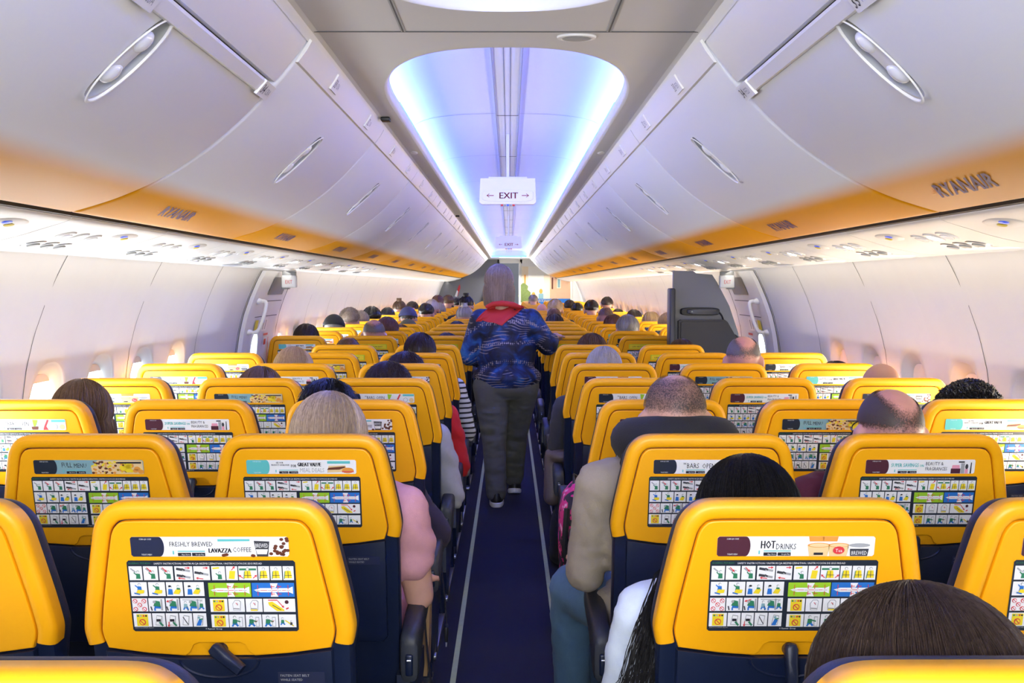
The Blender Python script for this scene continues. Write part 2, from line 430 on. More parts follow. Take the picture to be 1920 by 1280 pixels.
for s in (-1, 1): rw.box((s * 0.012, 13.3, EYE + 0.7855), (0.0015, 21.2, 0.002), M['line'])
y = 4.85
while y < 23.5: rw.box((0, y, EYE + 0.7855), (0.1, 0.006, 0.002), M['dgrey']); y += 1.52
struct(rw.build('trim_8', smooth=False))
# glowing diffuser of the led strip along the cornice
ld = MB()
for s in (-1, 1): ld.box((s * 0.4035, 13.9, EYE + CH + 0.0405), (0.0035, 19.9, 0.002), M['led'])
ld.box((0, FWD - 1.63, EYE + CH + 0.03), (0.80, 0.012, 0.02), M['led'])
tag(ld.build('led_strip', smooth=False), 'thin blue light line running round the lit ceiling vault', 'light strip')
o = MB(); o.loft([[(0.183 + r * 0.052 * math.cos(a), 2.745 + r * 0.037 * math.sin(a), EYE + CH - hh) for a in [2 * PI * k / 32 for k in range(32)]] for r, hh in ((1, 0), (0.97, 0.005), (0.8, 0.0065), (0.74, 0.003))], M['white'])
o = o.build('ceiling_speaker'); tag(o, 'small oval white fitting in the flat ceiling panel before the vault', 'ceiling fitting')
g = MB(); g.loft([[(0.183 + r * 0.037 * math.cos(a), 2.745 + r * 0.026 * math.sin(a), EYE + CH - hh) for a in [2 * PI * k / 32 for k in range(32)]] for r, hh in ((1, 0.0066), (0.9, 0.0072))], M['dish']); g.build('cover', o)

# side roof closure between ceiling and bins (inside of the hull)
hull = MB()
prof = [(0.49, 0.66), (0.62, 0.80), (1.2, 0.72), (1.62, 0.35), (1.72, 0.16)]
for s in (-1, 1): hull.loft([[(s * x, -1.6, EYE + h) for x, h in prof], [(s * x, FWD, EYE + h) for x, h in prof]], M['dish'], cap=False, closed=False)
struct(hull.build('trim_9'))

ORDW = ['', 'frame edge', 'nearest seats', 'nearest full row', 'second full row', 'third full row', 'fourth full row', 'fifth full row', 'sixth full row', 'seventh full row', 'door', 'row past the door', 'tenth row', 'eleventh row', 'twelfth row', 'thirteenth row', 'fourteenth row', 'fifteenth row', 'sixteenth row', 'seventeenth row', 'eighteenth row', 'nineteenth row', 'twentieth row', 'twenty first row', 'twenty second row', 'twenty third row', 'twenty fourth row', 'twenty fifth row', 'twenty sixth row', 'twenty seventh row', 'twenty eighth row', 'twenty ninth row', 'thirtieth row', 'frontmost row']
# ------------------------------------------------------------------ overhead bins
BP = [(0.503, 0.632), (0.515, 0.606), (0.552, 0.556), (0.596, 0.505), (0.67, 0.428), (0.759, 0.353), (0.872, 0.279), (0.98, 0.229), (1.09, 0.194), (1.118, 0.190), (1.13, 0.197)]
def profile(k0=0):
    pts = [Vector((a, b)) for a, b in BP[k0:]]; return spline(pts, 5)
def binshell(s, L, k0=0, boolean=True):
    pr = profile(k0); n = len(pr)
    nor = []
    for i in range(n):
        t = (pr[min(i + 1, n - 1)] - pr[max(i - 1, 0)]).normalized(); nor.append(Vector((-t.y, t.x)) if -t.y * 1 + 0 > 0 else Vector((t.y * 1, -t.x)))
    # normal pointing away from the aisle (outboard, up)
    nor = [q if q.dot(Vector((1, 1))) > 0 else -q for q in nor]
    rings = []
    for y, ins in ((0.003, 0.012), (0.0045, 0.006), (0.009, 0.002), (0.018, 0.0), (L - 0.018, 0), (L - 0.009, 0.002), (L - 0.0045, 0.006), (L - 0.003, 0.012)):
        fr = [(s * (p + q * ins).x, y, EYE + (p + q * ins).y) for p, q in zip(pr, nor)]
        bk = [(s * (p + q * 0.032).x, y, EYE + (p + q * 0.032).y) for p, q in zip(pr, nor)][::-1]
        rings.append(fr + bk)
    mb = MB(); mb.loft(rings, M['bin'])
    o = mb.build('door')
    cx, ch = 0.678, 0.403; t = Vector((0.152, 0.123)).normalized()      # handle centre and the slope there
    tv = Vector((s * 0.7354, 0, -0.6776)); nv = Vector((-s * 0.6776, 0, -0.7354))
    if boolean:
        cc = Vector((s * 0.686, L / 2, EYE + 0.412))
        rot = Matrix((tv, (0, 1, 0), nv)).transposed()
        cut = MB(); cut.ell(cc + nv * 0.004, (0.112, 0.0465, 0.034), M['dish'], 40, 20, rot)
        co = cut.build('cut'); bo = o.modifiers.new('b', 'BOOLEAN'); bo.object = co; bo.operation = 'DIFFERENCE'; bo.solver = 'EXACT'; bo.material_mode = 'TRANSFER'
        dg = bpy.context.evaluated_depsgraph_get(); me = bpy.data.meshes.new_from_object(o.evaluated_get(dg))
        bpy.data.objects.remove(o); bpy.data.objects.remove(co)
        try: me.set_sharp_from_angle(angle=R(35))
        except Exception: pass
        me.name = 'door'; return me, cc, rot, nv
    me = o.data; bpy.data.objects.remove(o); return me, None, None, None
def handle_mesh(cc, rot, nv):
    h = MB()
    def S(u, w, n): return tuple(cc + rot @ Vector((u, w, n)))
    # rim
    rr = []
    for sc, n in ((1.05, 0.001), (1.02, 0.0028), (0.985, 0.0022), (0.97, -0.002)):
        rr.append([S(0.1075 * sc * math.cos(a), 0.0450 * sc * math.sin(a), n) for a in [2 * PI * k / 48 for k in range(48)]])
    h.loft(rr, M['white'], cap=False)
    # paddle bar in the middle
    rings = []
    for u in [-0.062 + 0.124 * k / 16 for k in range(17)]:
        e = math.sqrt(max(0, 1 - (abs(u) / 0.052) ** 6)); w = 0.030 * e
        rings.append([S(u, w * math.cos(a), -0.012 + 0.009 * math.sin(a) * e + 0.004 * (u / 0.06) ** 2) for a in [2 * PI * k / 16 for k in range(16)]])
    h.loft(rings, M['white'])
    for u in (-0.040, 0.040): h.ell(S(u, 0, -0.008), (0.026, 0.026, 0.011), M['glass'], 20, 10, rot)
    return h
# the row labels on the bin edge
def label_text(s, row): return ['%d' % row, 'CBA' if s < 0 else 'FED']
BIN_L = 1.524; SEAM0 = 2.69
for s, side in ((-1, 'left'), (1, 'right')):
    doorme, cc, rot, nv = binshell(s, BIN_L); hm = handle_mesh(cc, rot, nv).mesh('handle')
    neardoor, cc1, rot1, nv1 = binshell(s, BIN_L, 3)
    strip = MB()
    a, b = Vector(BP[0]), Vector(BP[2])
    def on(t, y, off): 
        p = a.lerp(b, t); nn = Vector((-0.77, -0.64)) * off; return (s * (p.x + nn.x), y, EYE + p.y + nn.y)
    strip.loft([[on(0, y, 0.002), on(0, y, 0.010), on(0.3, y, 0.0115), on(0.72, y, 0.0085), on(0.78, y, 0.002)] for y in (0.005, BIN_L - 0.005)], M['white'])
    stripm = strip.mesh('top_strip')
    logo = MB()
    prr = profile(0)
    def surf_at(u, y, off=0.0016):   # u = distance down the profile measured from |x| = 0.95
        base = [p for p in prr]
        # walk the profile
        i = min(range(len(base)), key=lambda q: abs(base[q].x - 1.0) if base[q].y < .3 else 9)
        d = u; p = base[i].copy(); 
        t = (base[i + 1] - base[i]).normalized(); q = p + t * u + Vector((0, 0.10 * u * u * 6))
        nn = Vector((t.y, -t.x)); nn = nn if nn.y < 0 else -nn
        q = q + nn * off; return (s * q.x, y, EYE + q.y)
    if s < 0: fn = lambda x, y: surf_at(-y, 0.36 + x - 1.3 * y)
    else: fn = lambda x, y: surf_at(-y, BIN_L - 0.25 - x - 1.3 * y)
    put_text(logo, 'RYANAIR', fn, 0, -0.034, 0.068, M['logo'], w=0.29, bold=1)
    for k in range(5): logo.poly([fn(-0.028 + k * .006, -0.012 + k * 0.009), fn(-0.006, -0.012 + k * .009), fn(-0.006, -0.008 + k * .009), fn(-0.028 + k * .006, -0.008 + k * .009)], M['yellow'])
    logom = logo.mesh('logo', smooth=False)
    row = 34; bi = 0
    for n in range(-2, 15):
        y0 = SEAM0 + BIN_L * n
        if y0 + BIN_L > FWD - 0.1 : continue
        b_ = empty('overhead_bin', (0, y0, 0)); bi += 1
        word = ['behind the camera', 'nearest one, its upper edge cut back', 'second', 'third', 'fourth', 'fifth', 'sixth', 'seventh', 'eighth', 'ninth', 'tenth', 'eleventh', 'twelfth', 'thirteenth', 'fourteenth', 'fifteenth', 'sixteenth', 'seventeenth'][bi - 1]
        tag(b_, 'white and yellow overhead bin on the %s side, %s%s' % (side, word, '' if bi <= 2 else ' from the camera'), 'overhead bin', 'overhead bins along the %s side' % side)
        near = n < 0
        d = mesh_obj('bin_door', neardoor if near else doorme, None, b_)
        mesh_obj('handle', hm, None, b_)
        if n >= -1 and n < 9: mesh_obj('printed_logo', logom, None, b_)
        if near:
            # the longer door's own edge strip, lower down, with a dark slot and a fixed panel above
            q = MB(); A = Vector(BP[3]); tt = Vector((0.66, -0.75)).normalized(); nn = Vector((-0.75, -0.66)).normalized()
            def o2(u, off, y): p = A + tt * u + nn * off; return (s * p.x, y, EYE + p.y)
            q.loft([[o2(-0.004, -0.02, y), o2(-0.006, 0.006, y), o2(0.0, 0.011, y), o2(0.028, 0.010, y), o2(0.033, 0.002, y), o2(0.033, -0.02, y)] for y in (0.0, BIN_L - 0.012)], M['white'])
            q.build('edge_strip', b_)
            q = MB(); pts = [(0.503, 0.640), (0.509, 0.618), (0.520, 0.602), (0.580, 0.528), (0.590, 0.519), (0.606, 0.524)]
            q.loft([[(s * x, y, EYE + h) for x, h in pts] for y in (0.0, BIN_L - 0.010, )], M['white'], cap=False, closed=False)
            q.loft([[(s * x, BIN_L - 0.01, EYE + h) for x, h in pts], [(s * (x + 0.01), BIN_L - 0.004, EYE + h + 0.01) for x, h in pts]], M['white'], cap=False, closed=False)
            q.build('fixed_upper_panel', b_)
            q = MB(); q.loft([[(s * x, y, EYE + h) for x, h in ((0.58, 0.58), (0.62, 0.55), (0.645, 0.50))] for y in (0.0, BIN_L)], M['black'], cap=False, closed=False); q.build('dark_slot', b_)
        else:
            mesh_obj('top_strip', stripm, None, b_)
        for k in range(2):
            if n >= 6 or n < -1: break
            if near and k == 0: row_no = 35
            rown = 35 - 2 * (n + 1) - k if not near else (35, 34)[k]
            if near: yl = (0.6, BIN_L - 0.075)[k]
            else: yl = (0.46, 1.18)[k]
            q = MB()
            if near:
                def T(u, v, off): return o2(-0.006 + u, 0.012 + off, yl + v)
                hgt = 0.044
            else:
                def T(u, v, off): return on(0.02 + u / 0.09, yl + v, 0.0125 + off)
                hgt = 0.050
            q.loft([[T(0, -0.05, -0.004), T(0, 0.05, -0.004), T(hgt, 0.05, -0.004), T(hgt, -0.05, -0.004)], [T(0.001, -0.049, 0.003), T(0.001, 0.049, 0.003), T(hgt - .001, 0.049, 0.003), T(hgt - .001, -0.049, 0.003)]], M['white'])
            f2 = (lambda x, y: T(hgt * 0.78 - y, -0.042 + x, 0.0038)) if s < 0 else (lambda x, y: T(hgt * 0.78 - y, 0.042 - x, 0.0038))
            put_text(q, str(rown), f2, 0, 0, 0.027, M['ink'], w=0.028)
            put_text(q, 'CBA' if s < 0 else 'FED', f2, 0.036, 0.003, 0.018, M['pgrey'], w=0.038)
            q.build('row_label', b_, smooth=False)
    # black slot between the bins and the service panels, and the panels
    fi = MB(); fi.loft([[(s * x, y, EYE + h) for x, h in ((0.480, 0.6475), (0.494, 0.6455), (0.501, 0.636), (0.506, 0.622))] for y in (-1.6, FWD - 0.6)], M['white'], cap=False, closed=False); struct(fi.build('trim_%d' % (12 if s < 0 else 13)))
    sl = MB(); sl.loft([[(s * x, y, EYE + h) for x, h in ((1.10, 0.235), (1.128, 0.196), (1.134, 0.184), (1.15, 0.178), (1.17, 0.19))] for y in (-1.6, FWD)], M['black'], cap=False, closed=False)
    struct(sl.build('trim_%d' % (10 if s < 0 else 11)))
    PS = spline([Vector(p) for p in ((1.140, 0.186), (1.150, 0.172), (1.22, 0.150), (1.30, 0.127), (1.40, 0.108), (1.48, 0.103), (1.53, 0.112), (1.545, 0.13))], 4)
    psu = MB(); psu.loft([[(s * p.x, y, EYE + p.y) for p in PS] + [(s * p.x, y, EYE + p.y + 0.02) for p in PS[::-1]] for y in (0.003, 0.759)], M['white'])
    psm = psu.mesh('service_panel')
    def psp(x, off=0.0):
        i = min(range(len(PS) - 1), key=lambda q: abs((PS[q].x + PS[q + 1].x) / 2 - x)); u, w = PS[i], PS[i + 1]
        t = (x - u.x) / (w.x - u.x); return lerp(u.y, w.y, t) - off
    fit = MB()
    def disc(mb, x, y, rx, ry, off, m, hgt=0.004):
        mb.loft([[(s * (x + rx * c_ * math.cos(a)), y + ry * c_ * math.sin(a), EYE + psp(x + rx * c_ * math.cos(a), off + o_)) for a in [2 * PI * k / 20 for k in range(20)]] for c_, o_ in ((1, 0), (0.93, hgt))], m)
    lampm = MB(); ventm = MB(); signm = MB()
    M['silver'] = mat('silver_trim', (0.62, 0.64, 0.66), 0.3, 0.6)
    disc(signm, 1.42, 0.30, 0.05, 0.17, 0.0, M['silver'], 0.002)
    for k in range(3):
        disc(lampm, 1.245, 0.20 + 0.09 * k, 0.032, 0.036, 0.0, M['white']); disc(lampm, 1.245, 0.20 + 0.09 * k, 0.020, 0.023, 0.004, M['lamp'] if k == 1 else M['glass'], 0.002)
        disc(ventm, 1.335, 0.20 + 0.085 * k, 0.036, 0.040, 0.0, M['silver'], 0.003); disc(ventm, 1.335, 0.20 + 0.085 * k, 0.018, 0.020, 0.003, M['dish'], 0.004)
    disc(signm, 1.21, 0.55, 0.035, 0.09, 0.0, M['white'], 0.002)
    disc(signm, 1.20, 0.53, 0.010, 0.02, 0.003, M['lblue'], 0.001); disc(signm, 1.215, 0.57, 0.010, 0.02, 0.003, M['pyel'], 0.001)
    lm, vm, sm = lampm.mesh('reading_lights'), ventm.mesh('air_vents'), signm.mesh('lit_sign')
    k = 0; y = -0.3
    while y < FWD - 0.8:
        k += 1
        p = mesh_obj('service_panel', psm, None, None, (0, y, 0))
        tag(p, 'glossy white lamp and vent panel under the %s bins, %s' % (side, ('above the %s' % ORDW[k]) if k < len(ORDW) else 'far ahead'), 'service panel', 'overhead service panels on the %s side' % side)
        if k < 14: mesh_obj('reading_lights', lm, None, p); mesh_obj('air_vents', vm, None, p); mesh_obj('lit_sign', sm, None, p)
        y += 0.762
    # small black hinge stops on the cornice
    for yy in ((4.05, 9.6) if s < 0 else (15.0,)):
        q = MB(); q.box((s * 0.468, yy, EYE + CH - 0.008), (0.035, 0.05, 0.014), M['black'], bev=0.003); tag(q.build('bin_stop'), 'small black stop at the %s ceiling edge beside the %s bin' % (side, 'second' if yy < 5 else 'sixth' if s < 0 else 'far'), 'bin stop')
    for yy in (5.1, 10.3):
        q = MB(); q.ell((s * 0.455, yy, EYE + CH - 0.001), (0.018, 0.05, 0.006), M['white']); tag(q.build('ceiling_fitting'), 'small white oval cap on the %s ceiling edge, %s one' % (side, 'nearer' if yy < 6 else 'farther'), 'ceiling cap')
# ------------------------------------------------------------------ passenger seats
TOP = 1.12; LEAN = 0.21
def SP(u, h, n): return (u, LEAN * (TOP - h) - n, h)      # u sideways, h height, n towards the rear of the cabin
def rounded(half, N=6):
    """mirror a half outline (from the bottom on the right to the top centre) and smooth it"""
    pts = spline([Vector((a, b)) for a, b in half], N)
    r = [(p.x, p.y) for p in pts]; l = [(-p.x, p.y) for p in pts[::-1]]
    return r + l[1:] if abs(r[-1][0]) < 1e-6 else r + l
HALF = [(0.2255, 0.862), (0.2295, 0.885), (0.2285, 0.905), (0.2225, 0.944), (0.2165, 0.976), (0.2070, 1.024), (0.1985, 1.064), (0.1935, 1.080), (0.1855, 1.0945), (0.1720, 1.1085), (0.1560, 1.1165), (0.130, 1.1197), (0.06, 1.120), (0.0, 1.120)]
OUT = rounded(HALF, 3)
def inward(i, P=OUT):
    a = Vector(P[max(i - 1, 0)]); b = Vector(P[min(i + 1, len(P) - 1)]); t = (b - a).normalized(); n = Vector((-t.y, t.x))
    c = Vector((0, 0.95)) - Vector(P[i]); return n if n.dot(c) > 0 else -n
def off(i, d, P=OUT): q = Vector(P[i]) + inward(i, P) * d; return q.x, q.y
NO = len(OUT)
def seat_parts():
    parts = {}
    # raised yellow frame
    mb = MB(); prof = [(0.008, -0.046), (0.0, -0.042), (-0.001, -0.014), (0.0008, -0.0065), (0.0055, -0.0012), (0.011, 0.0010), (0.018, 0.0018), (0.0250, 0.0014), (0.0285, -0.001), (0.0295, -0.004), (0.0298, -0.012)]
    rings = []
    for i in range(NO):
        rings.append([SP(*off(i, a), n) for a, n in prof])
    mb.loft(rings, M['yellow'], cap=True, closed=True); parts['shell_frame'] = mb.mesh('shell_frame', angle=55)
    # inset yellow panel
    pl = [off(i, 0.0322) for i in range(NO)]
    pl = [p for p in pl if p[1] > 0.872]
    bot = [(-0.190, 0.858), (-0.12, 0.8475), (-0.060, 0.8425), (-0.052, 0.848), (-0.045, 0.862), (-0.036, 0.8665), (0.036, 0.8665), (0.045, 0.862), (0.052, 0.848), (0.060, 0.8425), (0.12, 0.8475), (0.190, 0.858)]
    full = pl + bot
    mb = MB(); cx, cy = 0.0, 0.99
    def ins(p, k, kk=None): 
        d = Vector((cx - p[0], cy - p[1])); return (p[0] + d.x / max(d.length, .01) * k, p[1] + d.y / max(d.length, .01) * k)
    rings = [[SP(*p, -0.014) for p in full], [SP(*p, -0.0035) for p in full], [SP(*ins(p, 0.0012), -0.0015) for p in full], [SP(*ins(p, 0.0035), -0.0008) for p in full]]
    mb.loft(rings, M['yellow'], cap=False)
    mb.poly([SP(*ins(p, 0.0035), -0.0008) for p in full], M['yellow'])
    parts['back_panel'] = mb.mesh('back_panel', angle=35)
    # thumb recess of the table latch (yellow hollow behind the notch)
    mb = MB(); mb.loft([[SP(u, h, -0.0065) for u, h in ((-0.062, 0.8425), (-0.055, 0.872), (0.055, 0.872), (0.062, 0.8425))], [SP(u, h, -0.0100) for u, h in ((-0.064, 0.84), (-0.055, 0.872), (0.055, 0.872), (0.062, 0.8425))]], M['yellow'])
    parts['latch_recess'] = mb.mesh('latch_recess')
    # dark backing and the cushion in front
    mb = MB()
    def ring(sc, n, low=0.47):
        P = [(off(i, -sc)) for i in range(NO)]; P = [(x, h - max(0, (h - 1.06)) * 0.10) for x, h in P]; r = [(x, h) for x, h in P] + [(-0.215 - sc * .5, 0.80), (-0.205, low), (0.205, low), (0.215 + sc * .5, 0.80)]
        return [SP(x, h, n) for x, h in r]
    mb.loft([ring(-0.008, -0.013), ring(-0.006, -0.034), ring(-0.003, -0.046), ring(0.001, -0.054), ring(0.0, -0.068), ring(-0.009, -0.082), ring(-0.035, -0.092)], M['navyd'])
    parts['backrest'] = mb.mesh('backrest', angle=50)
    # navy lower back
    mb = MB()
    def lr(sc, n): return [SP(x * (1 - sc), h, n) for x, h in ((0.2235, 0.864), (0.2235, 0.79), (0.222, 0.66), (0.219, 0.52), (0.210, 0.42), (0.19, 0.38), (-0.19, 0.38), (-0.210, 0.42), (-0.219, 0.52), (-0.222, 0.66), (-0.2235, 0.79), (-0.2235, 0.864))]
    mb.loft([lr(0.0, -0.05), lr(0.0, -0.022), lr(0.018, -0.013), lr(0.06, -0.011)], M['navy'])
    parts['lower_back'] = mb.mesh('lower_back', angle=35)
    # folded tray table with scoop
    mb = MB()
    def tr(k, n): return [SP(x * (1 - k), h + (0.72 - h) * k, n) for x, h in ((0.193, 0.855), (0.12, 0.8445), (0.06, 0.840), (-0.06, 0.840), (-0.12, 0.8445), (-0.193, 0.855), (-0.191, 0.60), (-0.18, 0.585), (0.18, 0.585), (0.191, 0.60))]
    mb.loft([tr(0, -0.012), tr(0, 0.001), tr(0.01, 0.004), tr(0.02, 0.0045)], M['navy'])
    arc = [SP(0.066 * math.cos(a) * 1.02, 0.838 + 0.034 * math.sin(a), 0.0045) for a in [PI + PI * k / 24 for k in range(25)]]
    mb.tube(arc, 0.0028, M['navy'], 6)
    parts['tray_table'] = mb.mesh('tray_table', angle=35)
    mb = MB(); mb.poly([SP(x, h, 0.0052) for x, h in ((0.178, 0.815), (0.178, 0.793), (0.098, 0.793), (0.098, 0.815))], M['pnavy'])
    fn = lambda x, y: SP(0.102 + x, 0.797 + y, 0.0058)
    put_text(mb, 'FASTEN SEAT BELT', fn, 0, 0.009, 0.0045, M['pgrey'], w=0.05); put_text(mb, 'WHILE SEATED', fn, 0, 0.001, 0.0045, M['pgrey'], w=0.038)
    parts['belt_notice'] = mb.mesh('belt_notice', smooth=False)
    # latch: pivot and lever, built around its pivot
    mb = MB(); mb.tube([(0, 0.012, 0), (0, -0.010, 0)], 0.0115, M['navy'], 16)
    mb.loft([[(x * w, y, z) for x, z in ((-0.7, 0.010), (-1, 0.002), (-0.85, -0.02), (-0.8, -0.054), (0.8, -0.054), (0.85, -0.02), (1, 0.002), (0.7, 0.010))] for w, y in ((0.0115, 0.0), (0.0125, -0.008), (0.011, -0.015), (0.007, -0.018))], M['navy'])
    mb.tube([(-0.008, -0.012, -0.045), (0.008, -0.012, -0.045)], 0.0035, M['navy'], 8)
    parts['table_latch'] = mb.mesh('table_latch')
    # safety card
    mb = MB(); U0, U1, V0, V1 = -0.1435, 0.1375, 0.8895, 1.0185
    def S(x, y, k): # pixel coordinates of the card, 440..1435 by 462..905
        return SP(lerp(U0, U1, (x - 440) / 995), lerp(V1, V0, (y - 462) / 443), 0.0006 + 0.0007 * k)
    def r(x0, y0, x1, y1, m, k=1): mb.poly([S(x0, y1, k), S(x1, y1, k), S(x1, y0, k), S(x0, y0, k)], m)
    bx = [(440 + 12, 462), (1435 - 12, 462), (1435, 474), (1435, 893), (1423, 905), (452, 905), (440, 893), (440, 474)]
    mb.poly([S(x, y, 0) for x, y in bx[::-1]], M['cardbg'])
    tx = lambda x0, y0: (lambda x, y: S(x0 + x, y0 - y, 1))
    put_text(mb, 'BOEING 737-8200', tx(452, 484), 0, 0, 11, M['pgreen'], w=130)
    put_text(mb, 'SAFETY INSTRUCTION / INSTRUKCJA BEZPIECZENSTWA / INSTRUCCIÓN DE SEGURIDAD', tx(600, 486), 0, 0, 11, M['paper'], w=640)
    put_text(mb, 'EXT/COM/F-8200', tx(455, 886), 0, 0, 8, M['pgrey'], w=110)
    put_text(mb, '© Ryanair Group', tx(875, 893), 0, 0, 9, M['paper'], w=100)
    rnd = random.Random(5)
    def circ(x, y, rad, m, k, n=10, sy=1): mb.poly([S(x + rad * math.cos(-2 * PI * i / n), y + sy * rad * math.sin(-2 * PI * i / n), k) for i in range(n)], m)
    def line(x0, y0, x1, y1, w, m, k):
        d = Vector((x1 - x0, y1 - y0)); L = d.length or 1; nx, ny = -d.y / L * w / 2, d.x / L * w / 2
        pts = [(x0 + nx, y0 + ny), (x1 + nx, y1 + ny), (x1 - nx, y1 - ny), (x0 - nx, y0 - ny)]; mb.poly([S(a, b, k) for a, b in pts], m)
    def arrow(x0, y0, x1, y1, k=3, m=None):
        m = m or M['red']; line(x0, y0, x1, y1, 5, m, k); d = Vector((x1 - x0, y1 - y0)).normalized() * 14; n = Vector((-d.y, d.x)) * .6
        mb.poly([S(x1 + d.x, y1 + d.y, k), S(x1 - n.x, y1 - n.y, k), S(x1 + n.x, y1 + n.y, k)], m)
    def person(x, y, s, body, k=2, arm=1, legs=None):
        circ(x, y - 26 * s, 10 * s, M['pgrey'], k); circ(x + 1.5, y - 24.5 * s, 7 * s, M['paper'], k + 1)
        mb.poly([S(a, b, k) for a, b in ((x - 15 * s, y + 22 * s), (x + 15 * s, y + 22 * s), (x + 13 * s, y - 12 * s), (x - 11 * s, y - 14 * s))], body)
        if arm: line(x - 10 * s, y - 6 * s, x - 26 * s * arm, y - 22 * s, 7 * s, body, k + 1)
        if legs is not None: line(x + 6 * s, y + 14 * s, x + 20 * s, y + 30 * s, 12 * s, legs, k + 1); line(x - 4 * s, y + 14 * s, x - 16 * s, y + 32 * s, 10 * s, legs, k + 1)
    def cell(x0, x1, y0, y1): r(x0, y0, x1, y1, M['paper']); return (x0 + x1) / 2, (y0 + y1) / 2
    y0, y1 = 497, 583
    for i, (a, b) in enumerate(((450, 528), (535, 620), (628, 710))):
        x, y = cell(a, b, y0, y1); person(x + 14, y + 14, 0.9, M['pgreen']); line(x - 28, y - 30, x, y - 8, 9, M['pgrey'], 2)
        if i: arrow(x - 20, y - 36, x - 2, y - 18, 3)
    for a, b in ((720, 826), (832, 928)):
        x, y = cell(a, b, y0, y1)
        for dy in ((-22, 18) if a == 720 else (0,)):
            line(x - 42, y + dy - 6, x + 2, y + dy + 2, 15, M['dgrey'], 2); line(x - 6, y + dy, x + 40, y + dy + 8, 13, M['pgrey'], 3); line(x - 8, y + dy - 8, x + 10, y + dy + 2, 9, M['dgrey'], 4)
        arrow(x + 10, y - 34, x + 28, y - 34); arrow(x + 8, y + 34, x - 22, y + 30)
    for i, (a, b) in enumerate(((938, 1018), (1024, 1092), (1098, 1208), (1214, 1280), (1286, 1354), (1360, 1424))):
        x, y = cell(a, b, y0, y1)
        if i == 0: person(x + 8, y + 18, 0.85, M['pgreen']); line(x - 32, y - 30, x + 8, y - 34, 10, M['pyel'], 2)
        elif i == 1: mb.poly([S(*p, 2) for p in ((x - 20, y + 34), (x + 14, y + 36), (x + 22, y - 14), (x - 12, y - 16))], M['pyel']); arrow(x, y - 20, x + 12, y - 34)
        else:
            if i == 2: line(x - 50, y - 24, x + 50, y - 24, 12, M['pgreen'], 2); arrow(x - 30, y + 30, x - 44, y + 18); arrow(x + 30, y + 30, x + 44, y + 18)
            circ(x, y - 28, 10, M['pgrey'], 3); circ(x, y - 27, 7, M['paper'], 4); mb.poly([S(*p, 3) for p in ((x - 22, y + 30), (x + 22, y + 30), (x + 16, y - 16), (x - 16, y - 16))], M['pyel'])
            line(x, y - 14, x, y + 28, 3, M['dgrey'], 4); line(x - 22, y + 12, x + 22, y + 12, 3, M['dgrey'], 4); line(x - 18, y - 14, x - 24, y + 34, 4, M['pgreen'], 4)
    y0, y1 = 595, 682
    for i, (a, b) in enumerate(((450, 548), (556, 655), (662, 760), (768, 886))):
        x, y = cell(a, b, y0, y1)
        if i < 2: person(x + 4, y - 6, 0.9, M['pblue'] if i == 0 else M['pgreen'], 2, 1); mb.poly([S(*p, 4) for p in ((x - 22, y + 30), (x + 30, y + 24), (x + 34, y + 4), (x - 4, y + 2))], M['pyel']); line(x - 26, y + 22, x + 6, y + 30, 8, M['pblue'], 5)
        else: person(x - 26, y + 12, 1.0, M['pblue'], 2, 0); circ(x - 26, y - 20, 9, M['ink'], 4, sy=.7); person(x + 22, y + 2, 0.8, M['pgreen'], 2, 0); mb.poly([S(*p, 4) for p in ((x - 8, y + 26), (x + 26, y + 30), (x + 40, y + 2), (x + 8, y))], M['pyel'])
    for a, b, c in ((912, 1164, M['lime']), (1170, 1422, M['pblue'])):
        r(a, 600, b, 688, c); x = (a + b) / 2
        mb.poly([S(*p, 2) for p in ((a + 12, 644), (a + 50, 658), (b - 30, 658), (b - 8, 668), (b - 8, 622), (b - 30, 632), (a + 50, 632))], M['paper'])
        mb.poly([S(*p, 2) for p in ((x - 16, 686), (x + 30, 686), (x + 16, 660), (x - 10, 660))], M['paper']); mb.poly([S(*p, 2) for p in ((x - 10, 630), (x + 16, 630), (x + 30, 602), (x - 16, 602))], M['paper'])
        for dx in (-90, -8, 30, 90): line(x + dx, 645, x + dx, 612, 4, M['red'], 3); line(x + dx, 645, x + dx, 678, 4, M['red'], 3); 
        line(a + 26, 645, b - 24, 645, 3, M['red'], 3)
        for dx in (-88, -20, 40, 92): r(x + dx - 14, 638, x + dx + 14, 651, M['paper'], 4); r(x + dx - 11, 643, x + dx + 11, 646, M['pgrey'], 5)
        for dx in (-12, 28): line(x + dx, 622, x + dx + 22, 622, 4, M['red'], 3); line(x + dx, 668, x + dx + 22, 668, 4, M['red'], 3)
    def prohib(x, y, rr, inner=None):
        circ(x, y, rr, M['red'], 3, 14); circ(x, y, rr * .74, inner or M['paper'], 4, 14); line(x - rr * .6, y - rr * .6, x + rr * .6, y + rr * .6, rr * .25, M['red'], 5)
    def warn(a, b, y0, y1):
        x, y = cell(a, b, y0, y1); r(x - 34, y0 + 5, x + 34, y1 - 5, M['pyel'], 2); prohib(x, y + 12, 20, M['pyel'])
        for dx in (-24, -8, 10, 24): circ(x + dx, y0 + 15, 6, (M['pgreen'], M['pgrey'], M['red'], M['ink'])[(dx + 24) // 13 % 4], 3, 8)
    y0, y1 = 695, 778
    x, y = cell(450, 542, y0, y1)
    for dx, dy in ((-26, -24), (26, -24), (0, 0), (-26, 26), (26, 26)): prohib(x + dx, y + dy, 14)
